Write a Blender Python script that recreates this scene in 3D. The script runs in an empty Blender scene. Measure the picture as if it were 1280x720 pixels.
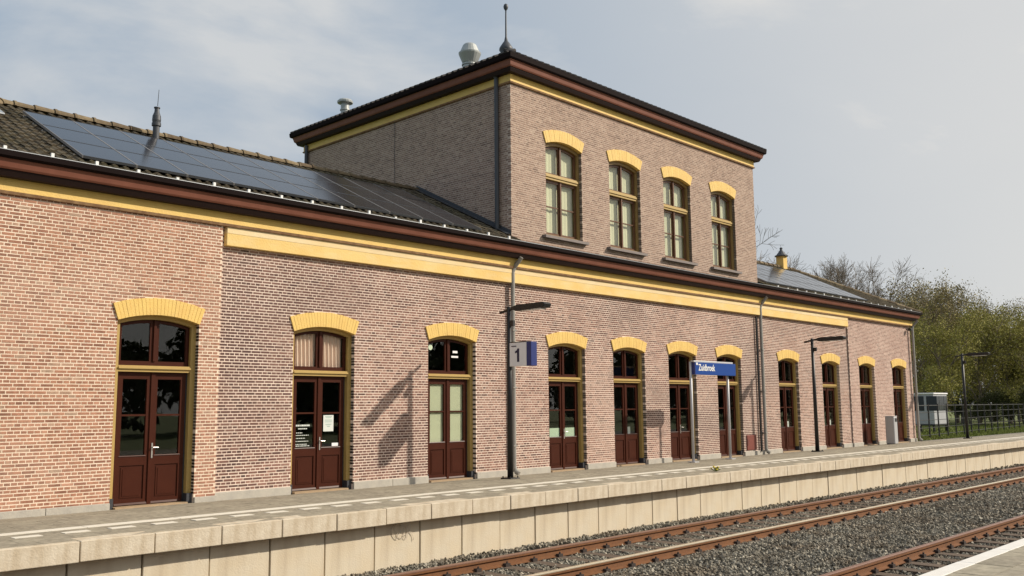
import bpy, math, random
import numpy as np
from mathutils import Vector, Matrix

# ------------------------------------------------------------------ camera
S = bpy.context.scene
COL = S.collection
R = math.radians
random.seed(7)
RNG = np.random.default_rng(7)

F_PX, PITCH, YAW, ROLL = 1158.48, 0.1285, 0.8070, -0.0088
CAM = Vector((0.0, -14.67, 1.513))
fw = Vector((math.sin(YAW) * math.cos(PITCH), math.cos(YAW) * math.cos(PITCH), math.sin(PITCH)))
r0 = fw.cross(Vector((0, 0, 1))).normalized()
u0 = r0.cross(fw)
rt = r0 * math.cos(ROLL) + u0 * math.sin(ROLL)
up = -r0 * math.sin(ROLL) + u0 * math.cos(ROLL)
cd = bpy.data.cameras.new("camera")
cam = bpy.data.objects.new("camera", cd)
COL.objects.link(cam)
cam.matrix_world = Matrix(((rt.x, up.x, -fw.x, CAM.x), (rt.y, up.y, -fw.y, CAM.y), (rt.z, up.z, -fw.z, CAM.z), (0, 0, 0, 1)))
cd.sensor_width = 36.0
cd.lens = F_PX / 1280 * 36.0
cd.clip_start = 0.1
cd.clip_end = 3000
S.camera = cam

# ------------------------------------------------------------------ light, sky, exposure
LDIR = Vector((-1.05, 1.0, -0.95)).normalized()          # direction the sunlight travels
SUN_EL = math.asin(-LDIR.z)
SUN_AZ = math.atan2(-LDIR.x, -LDIR.y)
sd = bpy.data.lights.new("sun", 'SUN')
sd.energy = 5.0
sd.angle = R(1.0)
sd.color = (1.0, 0.90, 0.76)
sun = bpy.data.objects.new("sun", sd)
sun.rotation_euler = LDIR.to_track_quat('-Z', 'Y').to_euler()
sun.location = (20, -20, 30)
COL.objects.link(sun)

W = bpy.data.worlds.new("World")
S.world = W
W.use_nodes = True
wn, wl = W.node_tree.nodes, W.node_tree.links
wn.clear()
wo = wn.new('ShaderNodeOutputWorld')
bg = wn.new('ShaderNodeBackground')
bg.inputs['Strength'].default_value = 0.10
sky = wn.new('ShaderNodeTexSky')
sky.sky_type = 'NISHITA'
sky.sun_disc = False
sky.sun_elevation = SUN_EL
sky.sun_rotation = SUN_AZ
sky.air_density = 1.0
sky.dust_density = 2.5
tc = wn.new('ShaderNodeTexCoord')
mp = wn.new('ShaderNodeMapping')
mp.inputs['Scale'].default_value = (1.0, 1.0, 2.6)
n1 = wn.new('ShaderNodeTexNoise')
n1.inputs['Scale'].default_value = 3.0
n1.inputs['Detail'].default_value = 8
n1.inputs['Roughness'].default_value = 0.55
n1.inputs['Distortion'].default_value = 0.35
n2 = wn.new('ShaderNodeTexNoise')
n2.inputs['Scale'].default_value = 0.8
n2.inputs['Detail'].default_value = 3
mixn = wn.new('ShaderNodeMath'); mixn.operation = 'MULTIPLY_ADD'
mixn.inputs[1].default_value = 0.62
rampc = wn.new('ShaderNodeValToRGB')
rampc.color_ramp.elements[0].position = 0.36
rampc.color_ramp.elements[0].color = (0.88, 0.88, 0.88, 1)
rampc.color_ramp.elements[1].position = 0.70
rampc.color_ramp.elements[1].color = (0.97, 0.97, 0.97, 1)
mulb = wn.new('ShaderNodeMath'); mulb.operation = 'MULTIPLY'; mulb.inputs[1].default_value = 0.42
mixc = wn.new('ShaderNodeMixRGB')
cloud = wn.new('ShaderNodeMixRGB')
cloud.inputs[1].default_value = (3.55, 4.55, 5.75, 1)
cloud.inputs[2].default_value = (8.0, 7.85, 7.55, 1)
wl.new(tc.outputs['Generated'], mp.inputs['Vector'])
wl.new(mp.outputs['Vector'], n1.inputs['Vector'])
wl.new(mp.outputs['Vector'], n2.inputs['Vector'])
wl.new(n2.outputs['Fac'], mulb.inputs[0])
wl.new(n1.outputs['Fac'], mixn.inputs[0])
wl.new(mulb.outputs[0], mixn.inputs[2])
wl.new(mixn.outputs[0], rampc.inputs['Fac'])
wl.new(rampc.outputs['Color'], mixc.inputs[0])
wl.new(sky.outputs['Color'], mixc.inputs[1])
# thin high cloud: bluish grey away from the sun, creamy and brighter towards it and towards the horizon
sepd = wn.new('ShaderNodeSeparateXYZ'); wl.new(tc.outputs['Generated'], sepd.inputs[0])
hz = wn.new('ShaderNodeMapRange'); hz.inputs['From Min'].default_value = 0.0; hz.inputs['From Max'].default_value = 0.40
hz.inputs['To Min'].default_value = 0.22; hz.inputs['To Max'].default_value = 0.0
wl.new(sepd.outputs[2], hz.inputs['Value'])
dotn = wn.new('ShaderNodeVectorMath'); dotn.operation = 'DOT_PRODUCT'
dotn.inputs[1].default_value = tuple(-LDIR)
wl.new(tc.outputs['Generated'], dotn.inputs[0])
sf = wn.new('ShaderNodeMapRange'); sf.interpolation_type = 'SMOOTHSTEP'
sf.inputs['From Min'].default_value = 0.0; sf.inputs['From Max'].default_value = 0.70; sf.inputs['To Min'].default_value = 0.0; sf.inputs['To Max'].default_value = 0.85
wl.new(dotn.outputs['Value'], sf.inputs['Value'])
cst = wn.new('ShaderNodeMapRange'); cst.inputs['From Min'].default_value = 0.52; cst.inputs['From Max'].default_value = 0.68; cst.inputs['To Max'].default_value = 0.66
wl.new(mixn.outputs[0], cst.inputs['Value'])
cadd = wn.new('ShaderNodeMath'); cadd.operation = 'ADD'
wl.new(cst.outputs['Result'], cadd.inputs[0]); wl.new(hz.outputs['Result'], cadd.inputs[1])
cad2 = wn.new('ShaderNodeMath'); cad2.operation = 'ADD'; cad2.use_clamp = True
wl.new(cadd.outputs[0], cad2.inputs[0]); wl.new(sf.outputs['Result'], cad2.inputs[1])
wl.new(cad2.outputs[0], cloud.inputs[0])
wl.new(cloud.outputs['Color'], mixc.inputs[2])
wl.new(mixc.outputs['Color'], bg.inputs['Color'])
wl.new(bg.outputs['Background'], wo.inputs['Surface'])
S.view_settings.view_transform = 'Standard'
S.view_settings.look = 'None'
S.view_settings.exposure = -0.06
S.view_settings.gamma = 1.0

# ------------------------------------------------------------------ helpers
WLOC = {}


def wloc(o):
    return WLOC.get(o.name, Vector((0, 0, 0))) if o else Vector((0, 0, 0))


def link(name, data, parent=None, origin=(0, 0, 0)):
    """origin = world position of the object's own origin"""
    o = bpy.data.objects.new(name, data)
    COL.objects.link(o)
    origin = Vector(origin)
    if parent is not None:
        o.parent = parent
        o.location = origin - wloc(parent)
    else:
        o.location = origin
    WLOC[o.name] = origin
    return o


def tag(o, label=None, cat=None, group=None, kind=None):
    if label: o['label'] = label
    if cat: o['category'] = cat
    if group: o['group'] = group
    if kind: o['kind'] = kind
    return o


def thing(name, loc, label, cat, group=None):
    return tag(link(name, None, None, loc), label, cat, group)


class MB:
    def __init__(self):
        self.v = []
        self.f = []

    def box(self, x0, x1, y0, y1, z0, z1):
        b = len(self.v)
        self.v += [(x0, y0, z0), (x1, y0, z0), (x1, y1, z0), (x0, y1, z0), (x0, y0, z1), (x1, y0, z1), (x1, y1, z1), (x0, y1, z1)]
        self.f += [(b, b + 3, b + 2, b + 1), (b + 4, b + 5, b + 6, b + 7), (b, b + 1, b + 5, b + 4), (b + 1, b + 2, b + 6, b + 5), (b + 2, b + 3, b + 7, b + 6), (b + 3, b, b + 4, b + 7)]
        return self

    def prism(self, poly, y0, y1):
        """poly = list of (x, z), extruded along y"""
        b = len(self.v); n = len(poly)
        self.v += [(p[0], y0, p[1]) for p in poly] + [(p[0], y1, p[1]) for p in poly]
        self.f.append(tuple(b + i for i in range(n)))
        self.f.append(tuple(b + n + i for i in reversed(range(n))))
        for i in range(n):
            j = (i + 1) % n
            self.f.append((b + j, b + i, b + n + i, b + n + j))
        return self

    def prism_x(self, poly, x0, x1):
        """poly = list of (y, z), extruded along x"""
        b = len(self.v); n = len(poly)
        self.v += [(x0, p[0], p[1]) for p in poly] + [(x1, p[0], p[1]) for p in poly]
        self.f.append(tuple(b + i for i in reversed(range(n))))
        self.f.append(tuple(b + n + i for i in range(n)))
        for i in range(n):
            j = (i + 1) % n
            self.f.append((b + i, b + j, b + n + j, b + n + i))
        return self

    def tube(self, p0, p1, ra, rb=None, n=10, cap=True):
        rb = ra if rb is None else rb
        p0, p1 = Vector(p0), Vector(p1)
        d = (p1 - p0).normalized()
        a = d.orthogonal().normalized(); c = d.cross(a)
        b = len(self.v)
        for (p, r) in ((p0, ra), (p1, rb)):
            for i in range(n):
                t = 2 * math.pi * i / n
                q = p + a * (r * math.cos(t)) + c * (r * math.sin(t))
                self.v.append(tuple(q))
        for i in range(n):
            j = (i + 1) % n
            self.f.append((b + i, b + j, b + n + j, b + n + i))
        if cap:
            self.f.append(tuple(b + i for i in reversed(range(n))))
            self.f.append(tuple(b + n + i for i in range(n)))
        return self

    def path(self, pts, r, n=8):
        for a, c in zip(pts[:-1], pts[1:]):
            self.tube(a, c, r, r, n)
        return self

    def lathe(self, prof, cx, cy, n=20):
        b = len(self.v)
        for (r, z) in prof:
            for i in range(n):
                t = 2 * math.pi * i / n
                self.v.append((cx + r * math.cos(t), cy + r * math.sin(t), z))
        for k in range(len(prof) - 1):
            for i in range(n):
                j = (i + 1) % n
                self.f.append((b + k * n + i, b + k * n + j, b + (k + 1) * n + j, b + (k + 1) * n + i))
        self.f.append(tuple(b + i for i in reversed(range(n))))
        self.f.append(tuple(b + (len(prof) - 1) * n + i for i in range(n)))
        return self

    def ring(self, prof, xa, xb, ya, yb):
        """profile (offset, z) swept round a rectangle with mitred corners"""
        b = len(self.v); n = len(prof)
        for (o, z) in prof:
            self.v += [(xa - o, ya - o, z), (xb + o, ya - o, z), (xb + o, yb + o, z), (xa - o, yb + o, z)]
        for k in range(n):
            m = (k + 1) % n
            for i in range(4):
                j = (i + 1) % 4
                self.f.append((b + k * 4 + i, b + k * 4 + j, b + m * 4 + j, b + m * 4 + i))
        return self

    def mesh(self, name, mat, smooth=False):
        m = bpy.data.meshes.new(name)
        m.from_pydata([tuple(v) for v in self.v], [], self.f)
        if mat: m.materials.append(mat)
        if smooth:
            m.polygons.foreach_set('use_smooth', [True] * len(m.polygons))
        m.update()
        return m

    def build(self, name, mat, parent=None, origin=None, bevel=0, smooth=False):
        """vertices are in world space; they are made local to origin (default: the parent's place)"""
        o3 = Vector(origin) if origin is not None else wloc(parent)
        self.v = [(v[0] - o3.x, v[1] - o3.y, v[2] - o3.z) for v in self.v]
        m = self.mesh(name, mat, smooth)
        o = link(name, m, parent, o3)
        if bevel:
            md = o.modifiers.new('bevel', 'BEVEL'); md.width = bevel; md.segments = 2; md.limit_method = 'ANGLE'
        return o


def np_mesh(name, V, Fq, mat, tone=None):
    """V (n,3); Fq (m,4) quads; tone per-face float attribute"""
    m = bpy.data.meshes.new(name)
    V = np.asarray(V, np.float32); Fq = np.asarray(Fq, np.int32)
    k = Fq.shape[1]
    m.vertices.add(len(V)); m.vertices.foreach_set('co', V.ravel())
    m.loops.add(Fq.size); m.loops.foreach_set('vertex_index', Fq.ravel())
    m.polygons.add(len(Fq))
    m.polygons.foreach_set('loop_start', np.arange(0, Fq.size, k, dtype=np.int32))
    m.polygons.foreach_set('loop_total', np.full(len(Fq), k, np.int32))
    if tone is not None:
        a = m.attributes.new('tone', 'FLOAT', 'FACE')
        a.data.foreach_set('value', np.asarray(tone, np.float32))
    m.polygons.foreach_set('use_smooth', np.zeros(len(Fq), bool))
    if mat: m.materials.append(mat)
    m.update(calc_edges=True)
    m.validate()
    return m


# ------------------------------------------------------------------ materials
def mat(name, col, rough=0.6, metal=0.0, spec=0.5, noise=None, bump=None, streak=None, coat=0.0):
    """noise=(scale, amount, second colour), bump=(scale, strength), streak=(scale xyz, amount, colour)"""
    m = bpy.data.materials.new(name); m.use_nodes = True
    nt = m.node_tree; N, L = nt.nodes, nt.links
    p = N['Principled BSDF']
    p.inputs['Roughness'].default_value = rough
    p.inputs['Metallic'].default_value = metal
    p.inputs['Specular IOR Level'].default_value = spec
    p.inputs['Coat Weight'].default_value = coat
    base = N.new('ShaderNodeRGB'); base.outputs[0].default_value = (*col, 1)
    out = base.outputs[0]
    tcn = N.new('ShaderNodeTexCoord')
    if noise:
        t = N.new('ShaderNodeTexNoise'); t.inputs['Scale'].default_value = noise[0]; t.inputs['Detail'].default_value = 6
        t.inputs['Roughness'].default_value = 0.6
        rp = N.new('ShaderNodeValToRGB'); rp.color_ramp.elements[0].position = 0.38; rp.color_ramp.elements[1].position = 0.68
        L.new(tcn.outputs['Object'], t.inputs['Vector']); L.new(t.outputs['Fac'], rp.inputs['Fac'])
        mu = N.new('ShaderNodeMath'); mu.operation = 'MULTIPLY'; mu.inputs[1].default_value = noise[1]
        L.new(rp.outputs['Color'], mu.inputs[0])
        mx = N.new('ShaderNodeMixRGB'); mx.inputs[2].default_value = (*noise[2], 1)
        L.new(mu.outputs[0], mx.inputs[0]); L.new(out, mx.inputs[1]); out = mx.outputs[0]
    if streak:
        mpn = N.new('ShaderNodeMapping'); mpn.inputs['Scale'].default_value = streak[0]
        t = N.new('ShaderNodeTexNoise'); t.inputs['Scale'].default_value = 1.0; t.inputs['Detail'].default_value = 5
        rp = N.new('ShaderNodeValToRGB'); rp.color_ramp.elements[0].position = 0.45; rp.color_ramp.elements[1].position = 0.75
        L.new(tcn.outputs['Object'], mpn.inputs['Vector']); L.new(mpn.outputs['Vector'], t.inputs['Vector']); L.new(t.outputs['Fac'], rp.inputs['Fac'])
        mu = N.new('ShaderNodeMath'); mu.operation = 'MULTIPLY'; mu.inputs[1].default_value = streak[1]
        L.new(rp.outputs['Color'], mu.inputs[0])
        mx = N.new('ShaderNodeMixRGB'); mx.inputs[2].default_value = (*streak[2], 1)
        L.new(mu.outputs[0], mx.inputs[0]); L.new(out, mx.inputs[1]); out = mx.outputs[0]
    L.new(out, p.inputs['Base Color'])
    if bump:
        t = N.new('ShaderNodeTexNoise'); t.inputs['Scale'].default_value = bump[0]; t.inputs['Detail'].default_value = 5
        b = N.new('ShaderNodeBump'); b.inputs['Strength'].default_value = bump[1]; b.inputs['Distance'].default_value = 0.02
        L.new(tcn.outputs['Object'], t.inputs['Vector']); L.new(t.outputs['Fac'], b.inputs['Height']); L.new(b.outputs['Normal'], p.inputs['Normal'])
    return m


def ramp_mat(name, cols, source='tone', rough=0.85, patch=None, bump=(60, 0.12), grime=None):
    """colour picked per piece: 'tone' face attribute, or object random; patch = (scale xyz, amount, colour) large stains"""
    m = bpy.data.materials.new(name); m.use_nodes = True
    nt = m.node_tree; N, L = nt.nodes, nt.links
    p = N['Principled BSDF']; p.inputs['Roughness'].default_value = rough
    p.inputs['Specular IOR Level'].default_value = 0.25
    if source == 'tone':
        a = N.new('ShaderNodeAttribute'); a.attribute_name = 'tone'; src = a.outputs['Fac']
    else:
        a = N.new('ShaderNodeObjectInfo'); src = a.outputs['Random']
    rp = N.new('ShaderNodeValToRGB'); cr = rp.color_ramp
    while len(cr.elements) < len(cols): cr.elements.new(0.5)
    for e, (pos, c) in zip(cr.elements, cols):
        e.position = pos; e.color = (*c, 1)
    L.new(src, rp.inputs['Fac'])
    geo = N.new('ShaderNodeNewGeometry')
    out = rp.outputs['Color']
    t = N.new('ShaderNodeTexNoise'); t.inputs['Scale'].default_value = 14; t.inputs['Detail'].default_value = 4
    L.new(geo.outputs['Position'], t.inputs['Vector'])
    hs = N.new('ShaderNodeHueSaturation')
    mr = N.new('ShaderNodeMapRange'); mr.inputs['From Min'].default_value = 0.3; mr.inputs['From Max'].default_value = 0.7
    mr.inputs['To Min'].default_value = 0.78; mr.inputs['To Max'].default_value = 1.2
    L.new(t.outputs['Fac'], mr.inputs['Value']); L.new(mr.outputs['Result'], hs.inputs['Value']); L.new(out, hs.inputs['Color']); out = hs.outputs['Color']
    for pt in (patch or []):
        mpn = N.new('ShaderNodeMapping'); mpn.inputs['Scale'].default_value = pt[0]
        if len(pt) > 3: mpn.inputs['Rotation'].default_value = pt[3]
        t2 = N.new('ShaderNodeTexNoise'); t2.inputs['Scale'].default_value = 1; t2.inputs['Detail'].default_value = 4
        L.new(geo.outputs['Position'], mpn.inputs['Vector']); L.new(mpn.outputs['Vector'], t2.inputs['Vector'])
        rq = N.new('ShaderNodeValToRGB'); rq.color_ramp.elements[0].position = 0.47; rq.color_ramp.elements[1].position = 0.66
        L.new(t2.outputs['Fac'], rq.inputs['Fac'])
        mu = N.new('ShaderNodeMath'); mu.operation = 'MULTIPLY'; mu.inputs[1].default_value = pt[1]
        L.new(rq.outputs['Color'], mu.inputs[0])
        mx = N.new('ShaderNodeMixRGB'); mx.inputs[2].default_value = (*pt[2], 1)
        L.new(mu.outputs[0], mx.inputs[0]); L.new(out, mx.inputs[1]); out = mx.outputs[0]
    L.new(out, p.inputs['Base Color'])
    if bump:
        tb = N.new('ShaderNodeTexNoise'); tb.inputs['Scale'].default_value = bump[0]; tb.inputs['Detail'].default_value = 3
        b = N.new('ShaderNodeBump'); b.inputs['Strength'].default_value = bump[1]; b.inputs['Distance'].default_value = 0.01
        L.new(geo.outputs['Position'], tb.inputs['Vector']); L.new(tb.outputs['Fac'], b.inputs['Height']); L.new(b.outputs['Normal'], p.inputs['Normal'])
    return m


def glass_mat(name, tint=(0.93, 0.95, 0.94), ior=1.5, rough=0.0):
    m = bpy.data.materials.new(name); m.use_nodes = True
    N, L = m.node_tree.nodes, m.node_tree.links
    N.remove(N['Principled BSDF'])
    tr = N.new('ShaderNodeBsdfTransparent'); tr.inputs['Color'].default_value = (*tint, 1)
    gl = N.new('ShaderNodeBsdfGlossy'); gl.inputs['Roughness'].default_value = rough
    t = N.new('ShaderNodeTexNoise'); t.inputs['Scale'].default_value = 1.6; t.inputs['Detail'].default_value = 1
    g = N.new('ShaderNodeNewGeometry'); b = N.new('ShaderNodeBump'); b.inputs['Strength'].default_value = 0.06; b.inputs['Distance'].default_value = 0.02
    L.new(g.outputs['Position'], t.inputs['Vector']); L.new(t.outputs['Fac'], b.inputs['Height']); L.new(b.outputs['Normal'], gl.inputs['Normal'])
    fr = N.new('ShaderNodeFresnel')
    mi = N.new('ShaderNodeMapRange'); mi.inputs['To Min'].default_value = ior; mi.inputs['To Max'].default_value = 1 / ior
    L.new(g.outputs['Backfacing'], mi.inputs['Value']); L.new(mi.outputs['Result'], fr.inputs['IOR'])
    mx = N.new('ShaderNodeMixShader')
    L.new(fr.outputs[0], mx.inputs[0]); L.new(tr.outputs[0], mx.inputs[1]); L.new(gl.outputs[0], mx.inputs[2])
    L.new(mx.outputs[0], N['Material Output'].inputs['Surface'])
    return m


def brick_tex_mat(name, c1, c2, cm):
    m = bpy.data.materials.new(name); m.use_nodes = True
    N, L = m.node_tree.nodes, m.node_tree.links
    p = N['Principled BSDF']; p.inputs['Roughness'].default_value = 0.9
    t = N.new('ShaderNodeTexBrick'); t.inputs['Scale'].default_value = 1.0
    t.inputs['Brick Width'].default_value = 0.22; t.inputs['Row Height'].default_value = 0.0605; t.inputs['Mortar Size'].default_value = 0.006
    t.inputs['Color1'].default_value = (*c1, 1); t.inputs['Color2'].default_value = (*c2, 1); t.inputs['Mortar'].default_value = (*cm, 1)
    g = N.new('ShaderNodeNewGeometry'); sx = N.new('ShaderNodeSeparateXYZ'); ad = N.new('ShaderNodeMath'); cx = N.new('ShaderNodeCombineXYZ')
    L.new(g.outputs['Position'], sx.inputs[0]); L.new(sx.outputs[0], ad.inputs[0]); L.new(sx.outputs[1], ad.inputs[1])
    L.new(ad.outputs[0], cx.inputs[0]); L.new(sx.outputs[2], cx.inputs[1]); L.new(cx.outputs[0], t.inputs['Vector'])
    L.new(t.outputs['Color'], p.inputs['Base Color'])
    return m


M = {}
WING = [(0.0, (0.22, 0.105, 0.07)), (0.25, (0.31, 0.15, 0.10)), (0.6, (0.385, 0.19, 0.122)), (0.85, (0.44, 0.24, 0.165)), (1.0, (0.38, 0.275, 0.20))]
CENT = [(0.0, (0.09, 0.052, 0.045)), (0.3, (0.17, 0.088, 0.07)), (0.6, (0.265, 0.142, 0.108)), (0.85, (0.36, 0.215, 0.168)), (1.0, (0.31, 0.23, 0.19))]
TOWR = [(0.0, (0.19, 0.125, 0.10)), (0.35, (0.28, 0.185, 0.145)), (0.7, (0.36, 0.245, 0.19)), (1.0, (0.43, 0.32, 0.25))]
PALE = ((0.45, 0.6, 0.8), 0.28, (0.47, 0.31, 0.245))
STAIN = [PALE, ((0.16, 0.3, 0.45), 0.8, (0.10, 0.055, 0.05), (0, R(32), 0))]
M['brick_wing'] = ramp_mat('brick_salmon', WING, patch=[PALE])
M['brick_one'] = ramp_mat('brick_salmon_single', WING, source='obj', patch=[PALE])
M['brick_right'] = ramp_mat('brick_pale_red', [(0.0, (0.18, 0.105, 0.09)), (0.3, (0.26, 0.15, 0.125)), (0.7, (0.36, 0.22, 0.18)), (1.0, (0.44, 0.30, 0.245))])
M['brick_cent'] = ramp_mat('brick_purple_red', CENT, patch=STAIN)
M['brick_towr'] = ramp_mat('brick_taupe', TOWR)
M['mortar_wing'] = mat('mortar_pale', (0.83, 0.695, 0.555), 0.95, noise=(0.8, 0.7, (0.69, 0.54, 0.415)), bump=(80, 0.3))
M['mortar_cent'] = mat('mortar_pink', (0.80, 0.665, 0.565), 0.95, noise=(0.9, 0.75, (0.63, 0.485, 0.405)), bump=(80, 0.3))
M['mortar_towr'] = mat('mortar_grey', (0.58, 0.47, 0.385), 0.95, noise=(4, 0.5, (0.48, 0.38, 0.31)), bump=(80, 0.3))
M['brick_rear'] = brick_tex_mat('brick_rear', (0.33, 0.15, 0.11), (0.26, 0.12, 0.09), (0.6, 0.45, 0.37))
M['yellow'] = mat('ochre_paint', (0.76, 0.53, 0.155), 0.65, noise=(3.0, 0.6, (0.70, 0.44, 0.115)), streak=((3.5, 3.5, 5.0), 0.3, (0.62, 0.42, 0.17)), bump=(40, 0.25))
M['yellow_band'] = mat('weathered_ochre_band', (0.78, 0.56, 0.21), 0.75, noise=(1.6, 0.7, (0.72, 0.46, 0.13)), streak=((2.2, 2.2, 7.0), 0.5, (0.74, 0.62, 0.36)), bump=(30, 0.3))
M['yellow_wood'] = mat('ochre_wood_paint', (0.46, 0.315, 0.10), 0.5, noise=(6.0, 0.4, (0.37, 0.25, 0.08)))
M['olive'] = mat('olive_brown_frame_paint', (0.27, 0.175, 0.06), 0.45, noise=(6, 0.4, (0.20, 0.13, 0.05)))
M['cream'] = mat('cream_weathered_paint', (0.78, 0.63, 0.38), 0.75, noise=(0.7, 0.9, (0.77, 0.55, 0.24)), streak=((2.5, 2.5, 9.0), 0.5, (0.60, 0.47, 0.29)), bump=(40, 0.2))
M['dentil'] = mat('brown_brick_moulding', (0.22, 0.12, 0.06), 0.9, noise=(9, 0.7, (0.42, 0.27, 0.14)))
M['bed'] = mat('dark_brown_soffit', (0.022, 0.011, 0.010), 0.6, spec=0.2)
M['fascia'] = mat('red_brown_fascia', (0.185, 0.06, 0.034), 0.6, noise=(2.5, 0.6, (0.25, 0.09, 0.055)))
M['gutter'] = mat('dark_brown_gutter', (0.011, 0.0065, 0.0065), 0.7, spec=0.06)
M['zinc'] = mat('zinc', (0.42, 0.44, 0.46), 0.45, 0.6, noise=(8, 0.5, (0.3, 0.32, 0.34)))
M['zinc_pipe'] = mat('weathered_downpipe', (0.27, 0.26, 0.24), 0.6, 0.1, noise=(4, 0.6, (0.36, 0.34, 0.30)))
M['vent'] = mat('light_grey_vent_metal', (0.42, 0.44, 0.43), 0.45, 0.3, noise=(6, 0.5, (0.32, 0.34, 0.34)))
M['lead'] = mat('dark_lead', (0.06, 0.065, 0.075), 0.5, 0.2)
M['door'] = mat('oxblood_door_paint', (0.05, 0.0115, 0.005), 0.4, spec=0.18, noise=(5, 0.35, (0.068, 0.017, 0.0078)))
M['brown_sash'] = mat('brown_sash_paint', (0.12, 0.05, 0.022), 0.35)
M['glass'] = glass_mat('window_glass')
M['glass_up'] = glass_mat('upper_window_glass', (0.98, 0.985, 0.97))
M['blind'] = mat('pale_green_blind', (0.62, 0.62, 0.43), 0.8, noise=(1.2, 0.15, (0.62, 0.62, 0.46)))
M['film'] = mat('pale_film', (0.55, 0.66, 0.50), 0.7)
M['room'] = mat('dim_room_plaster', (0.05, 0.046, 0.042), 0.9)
M['black_stone'] = mat('dark_plinth_block', (0.04, 0.042, 0.05), 0.5)
M['threshold'] = mat('worn_stone_threshold', (0.42, 0.30, 0.18), 0.7, noise=(7, 0.6, (0.28, 0.2, 0.13)))
M['plinth'] = mat('pale_stone_plinth', (0.46, 0.43, 0.37), 0.85, noise=(5, 0.6, (0.34, 0.32, 0.29)), bump=(30, 0.3))
M['sill'] = mat('grey_stone_sill', (0.20, 0.17, 0.16), 0.8, noise=(8, 0.5, (0.28, 0.24, 0.22)))
M['steel'] = mat('brushed_steel', (0.6, 0.58, 0.55), 0.35, 0.9)
M['tile'] = ramp_mat('mossy_roof_tile', [(0, (0.05, 0.04, 0.028)), (0.5, (0.105, 0.083, 0.056)), (1, (0.17, 0.14, 0.095))], rough=0.9, patch=[((0.9, 0.9, 0.9), 0.5, (0.085, 0.08, 0.04)), ((5, 5, 5), 0.4, (0.16, 0.135, 0.085))])
M['tile_one'] = ramp_mat('mossy_ridge_tile', [(0, (0.11, 0.08, 0.05)), (0.5, (0.17, 0.13, 0.08)), (1, (0.23, 0.18, 0.11))], source='obj', rough=0.9)
M['roof_base'] = mat('dark_roof_underlay', (0.03, 0.027, 0.024), 0.9)
M['slate'] = mat('dark_roof_tiles', (0.02, 0.017, 0.017), 0.8, noise=(6, 0.5, (0.06, 0.05, 0.045)))
M['solar'] = mat('solar_cell_glass', (0.024, 0.024, 0.028), 0.15, spec=0.35, noise=(0.9, 0.5, (0.03, 0.03, 0.036)))
M['solar_frame'] = mat('panel_edge', (0.22, 0.215, 0.215), 0.5, 0.2)
M['black_metal'] = mat('black_powder_coat', (0.012, 0.012, 0.013), 0.45)
M['grey_post'] = mat('galvanised_post', (0.50, 0.50, 0.52), 0.5, 0.2)
M['sign_blue'] = mat('sign_blue', (0.006, 0.052, 0.26), 0.45, spec=0.25)
M['sign_side'] = mat('sign_dark_blue', (0.015, 0.03, 0.16), 0.4)
M['sign_white'] = mat('sign_white', (0.85, 0.84, 0.86), 0.4)
M['ink'] = mat('sign_navy_ink', (0.02, 0.015, 0.06), 0.5)
M['white'] = mat('white_paint', (0.78, 0.78, 0.76), 0.5)
M['paper'] = mat('paper', (0.66, 0.70, 0.66), 0.8)
M['paper_ink'] = mat('paper_print', (0.30, 0.42, 0.38), 0.8)
M['bin_front'] = mat('pale_grey_bin', (0.46, 0.46, 0.47), 0.45, 0.2)
M['hatch'] = mat('red_brown_metal_door', (0.17, 0.04, 0.027), 0.5, noise=(20, 0.4, (0.24, 0.07, 0.05)))
M['coping'] = mat('platform_concrete_coping', (0.64, 0.565, 0.445), 0.85, noise=(4, 0.55, (0.42, 0.33, 0.22)), streak=((8, 8, 0.7), 0.6, (0.36, 0.27, 0.16)), bump=(40, 0.25))
M['panel'] = mat('platform_concrete_panel', (0.65, 0.58, 0.455), 0.9, noise=(1.3, 0.7, (0.60, 0.48, 0.31)), streak=((7, 7, 0.6), 0.5, (0.44, 0.36, 0.26)), bump=(50, 0.2))
M['joint'] = mat('sandy_joint', (0.10, 0.088, 0.07), 0.95)
M['joint_dark'] = mat('dark_gap', (0.03, 0.027, 0.023), 0.95)
M['pav'] = ramp_mat('grey_platform_tile', [(0, (0.265, 0.235, 0.18)), (0.5, (0.295, 0.26, 0.20)), (1, (0.33, 0.295, 0.225))], rough=0.9)
M['pav_one'] = ramp_mat('grey_platform_tile_single', [(0, (0.265, 0.235, 0.18)), (0.5, (0.295, 0.26, 0.20)), (1, (0.33, 0.295, 0.225))], source='obj', rough=0.9)
M['line'] = mat('worn_white_line', (0.72, 0.68, 0.59), 0.8, noise=(3, 0.6, (0.62, 0.57, 0.48)))
M['edge_white'] = mat('white_painted_edge', (0.74, 0.72, 0.68), 0.7, noise=(4, 0.5, (0.6, 0.57, 0.52)))
M['rust'] = mat('rusty_rail', (0.185, 0.073, 0.022), 0.8, noise=(12, 0.7, (0.11, 0.046, 0.018)), bump=(60, 0.2))
M['railtop'] = mat('sky_bright_rail_head', (0.78, 0.68, 0.52), 0.38, 0.7, noise=(5, 0.4, (0.62, 0.5, 0.36)))  # sky reflection put into the colour, brighter than the other rail tops
M['raildull'] = mat('dull_rail_head', (0.30, 0.17, 0.12), 0.42, 0.5, noise=(5, 0.5, (0.22, 0.13, 0.1)))
M['sleeper'] = mat('dark_wood_sleeper', (0.10, 0.07, 0.048), 0.9, noise=(6, 0.7, (0.17, 0.12, 0.085)), streak=((1.5, 14, 14), 0.5, (0.04, 0.028, 0.02)), bump=(30, 0.4))
M['clip'] = mat('rail_clip_iron', (0.035, 0.024, 0.02), 0.8)
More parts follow.
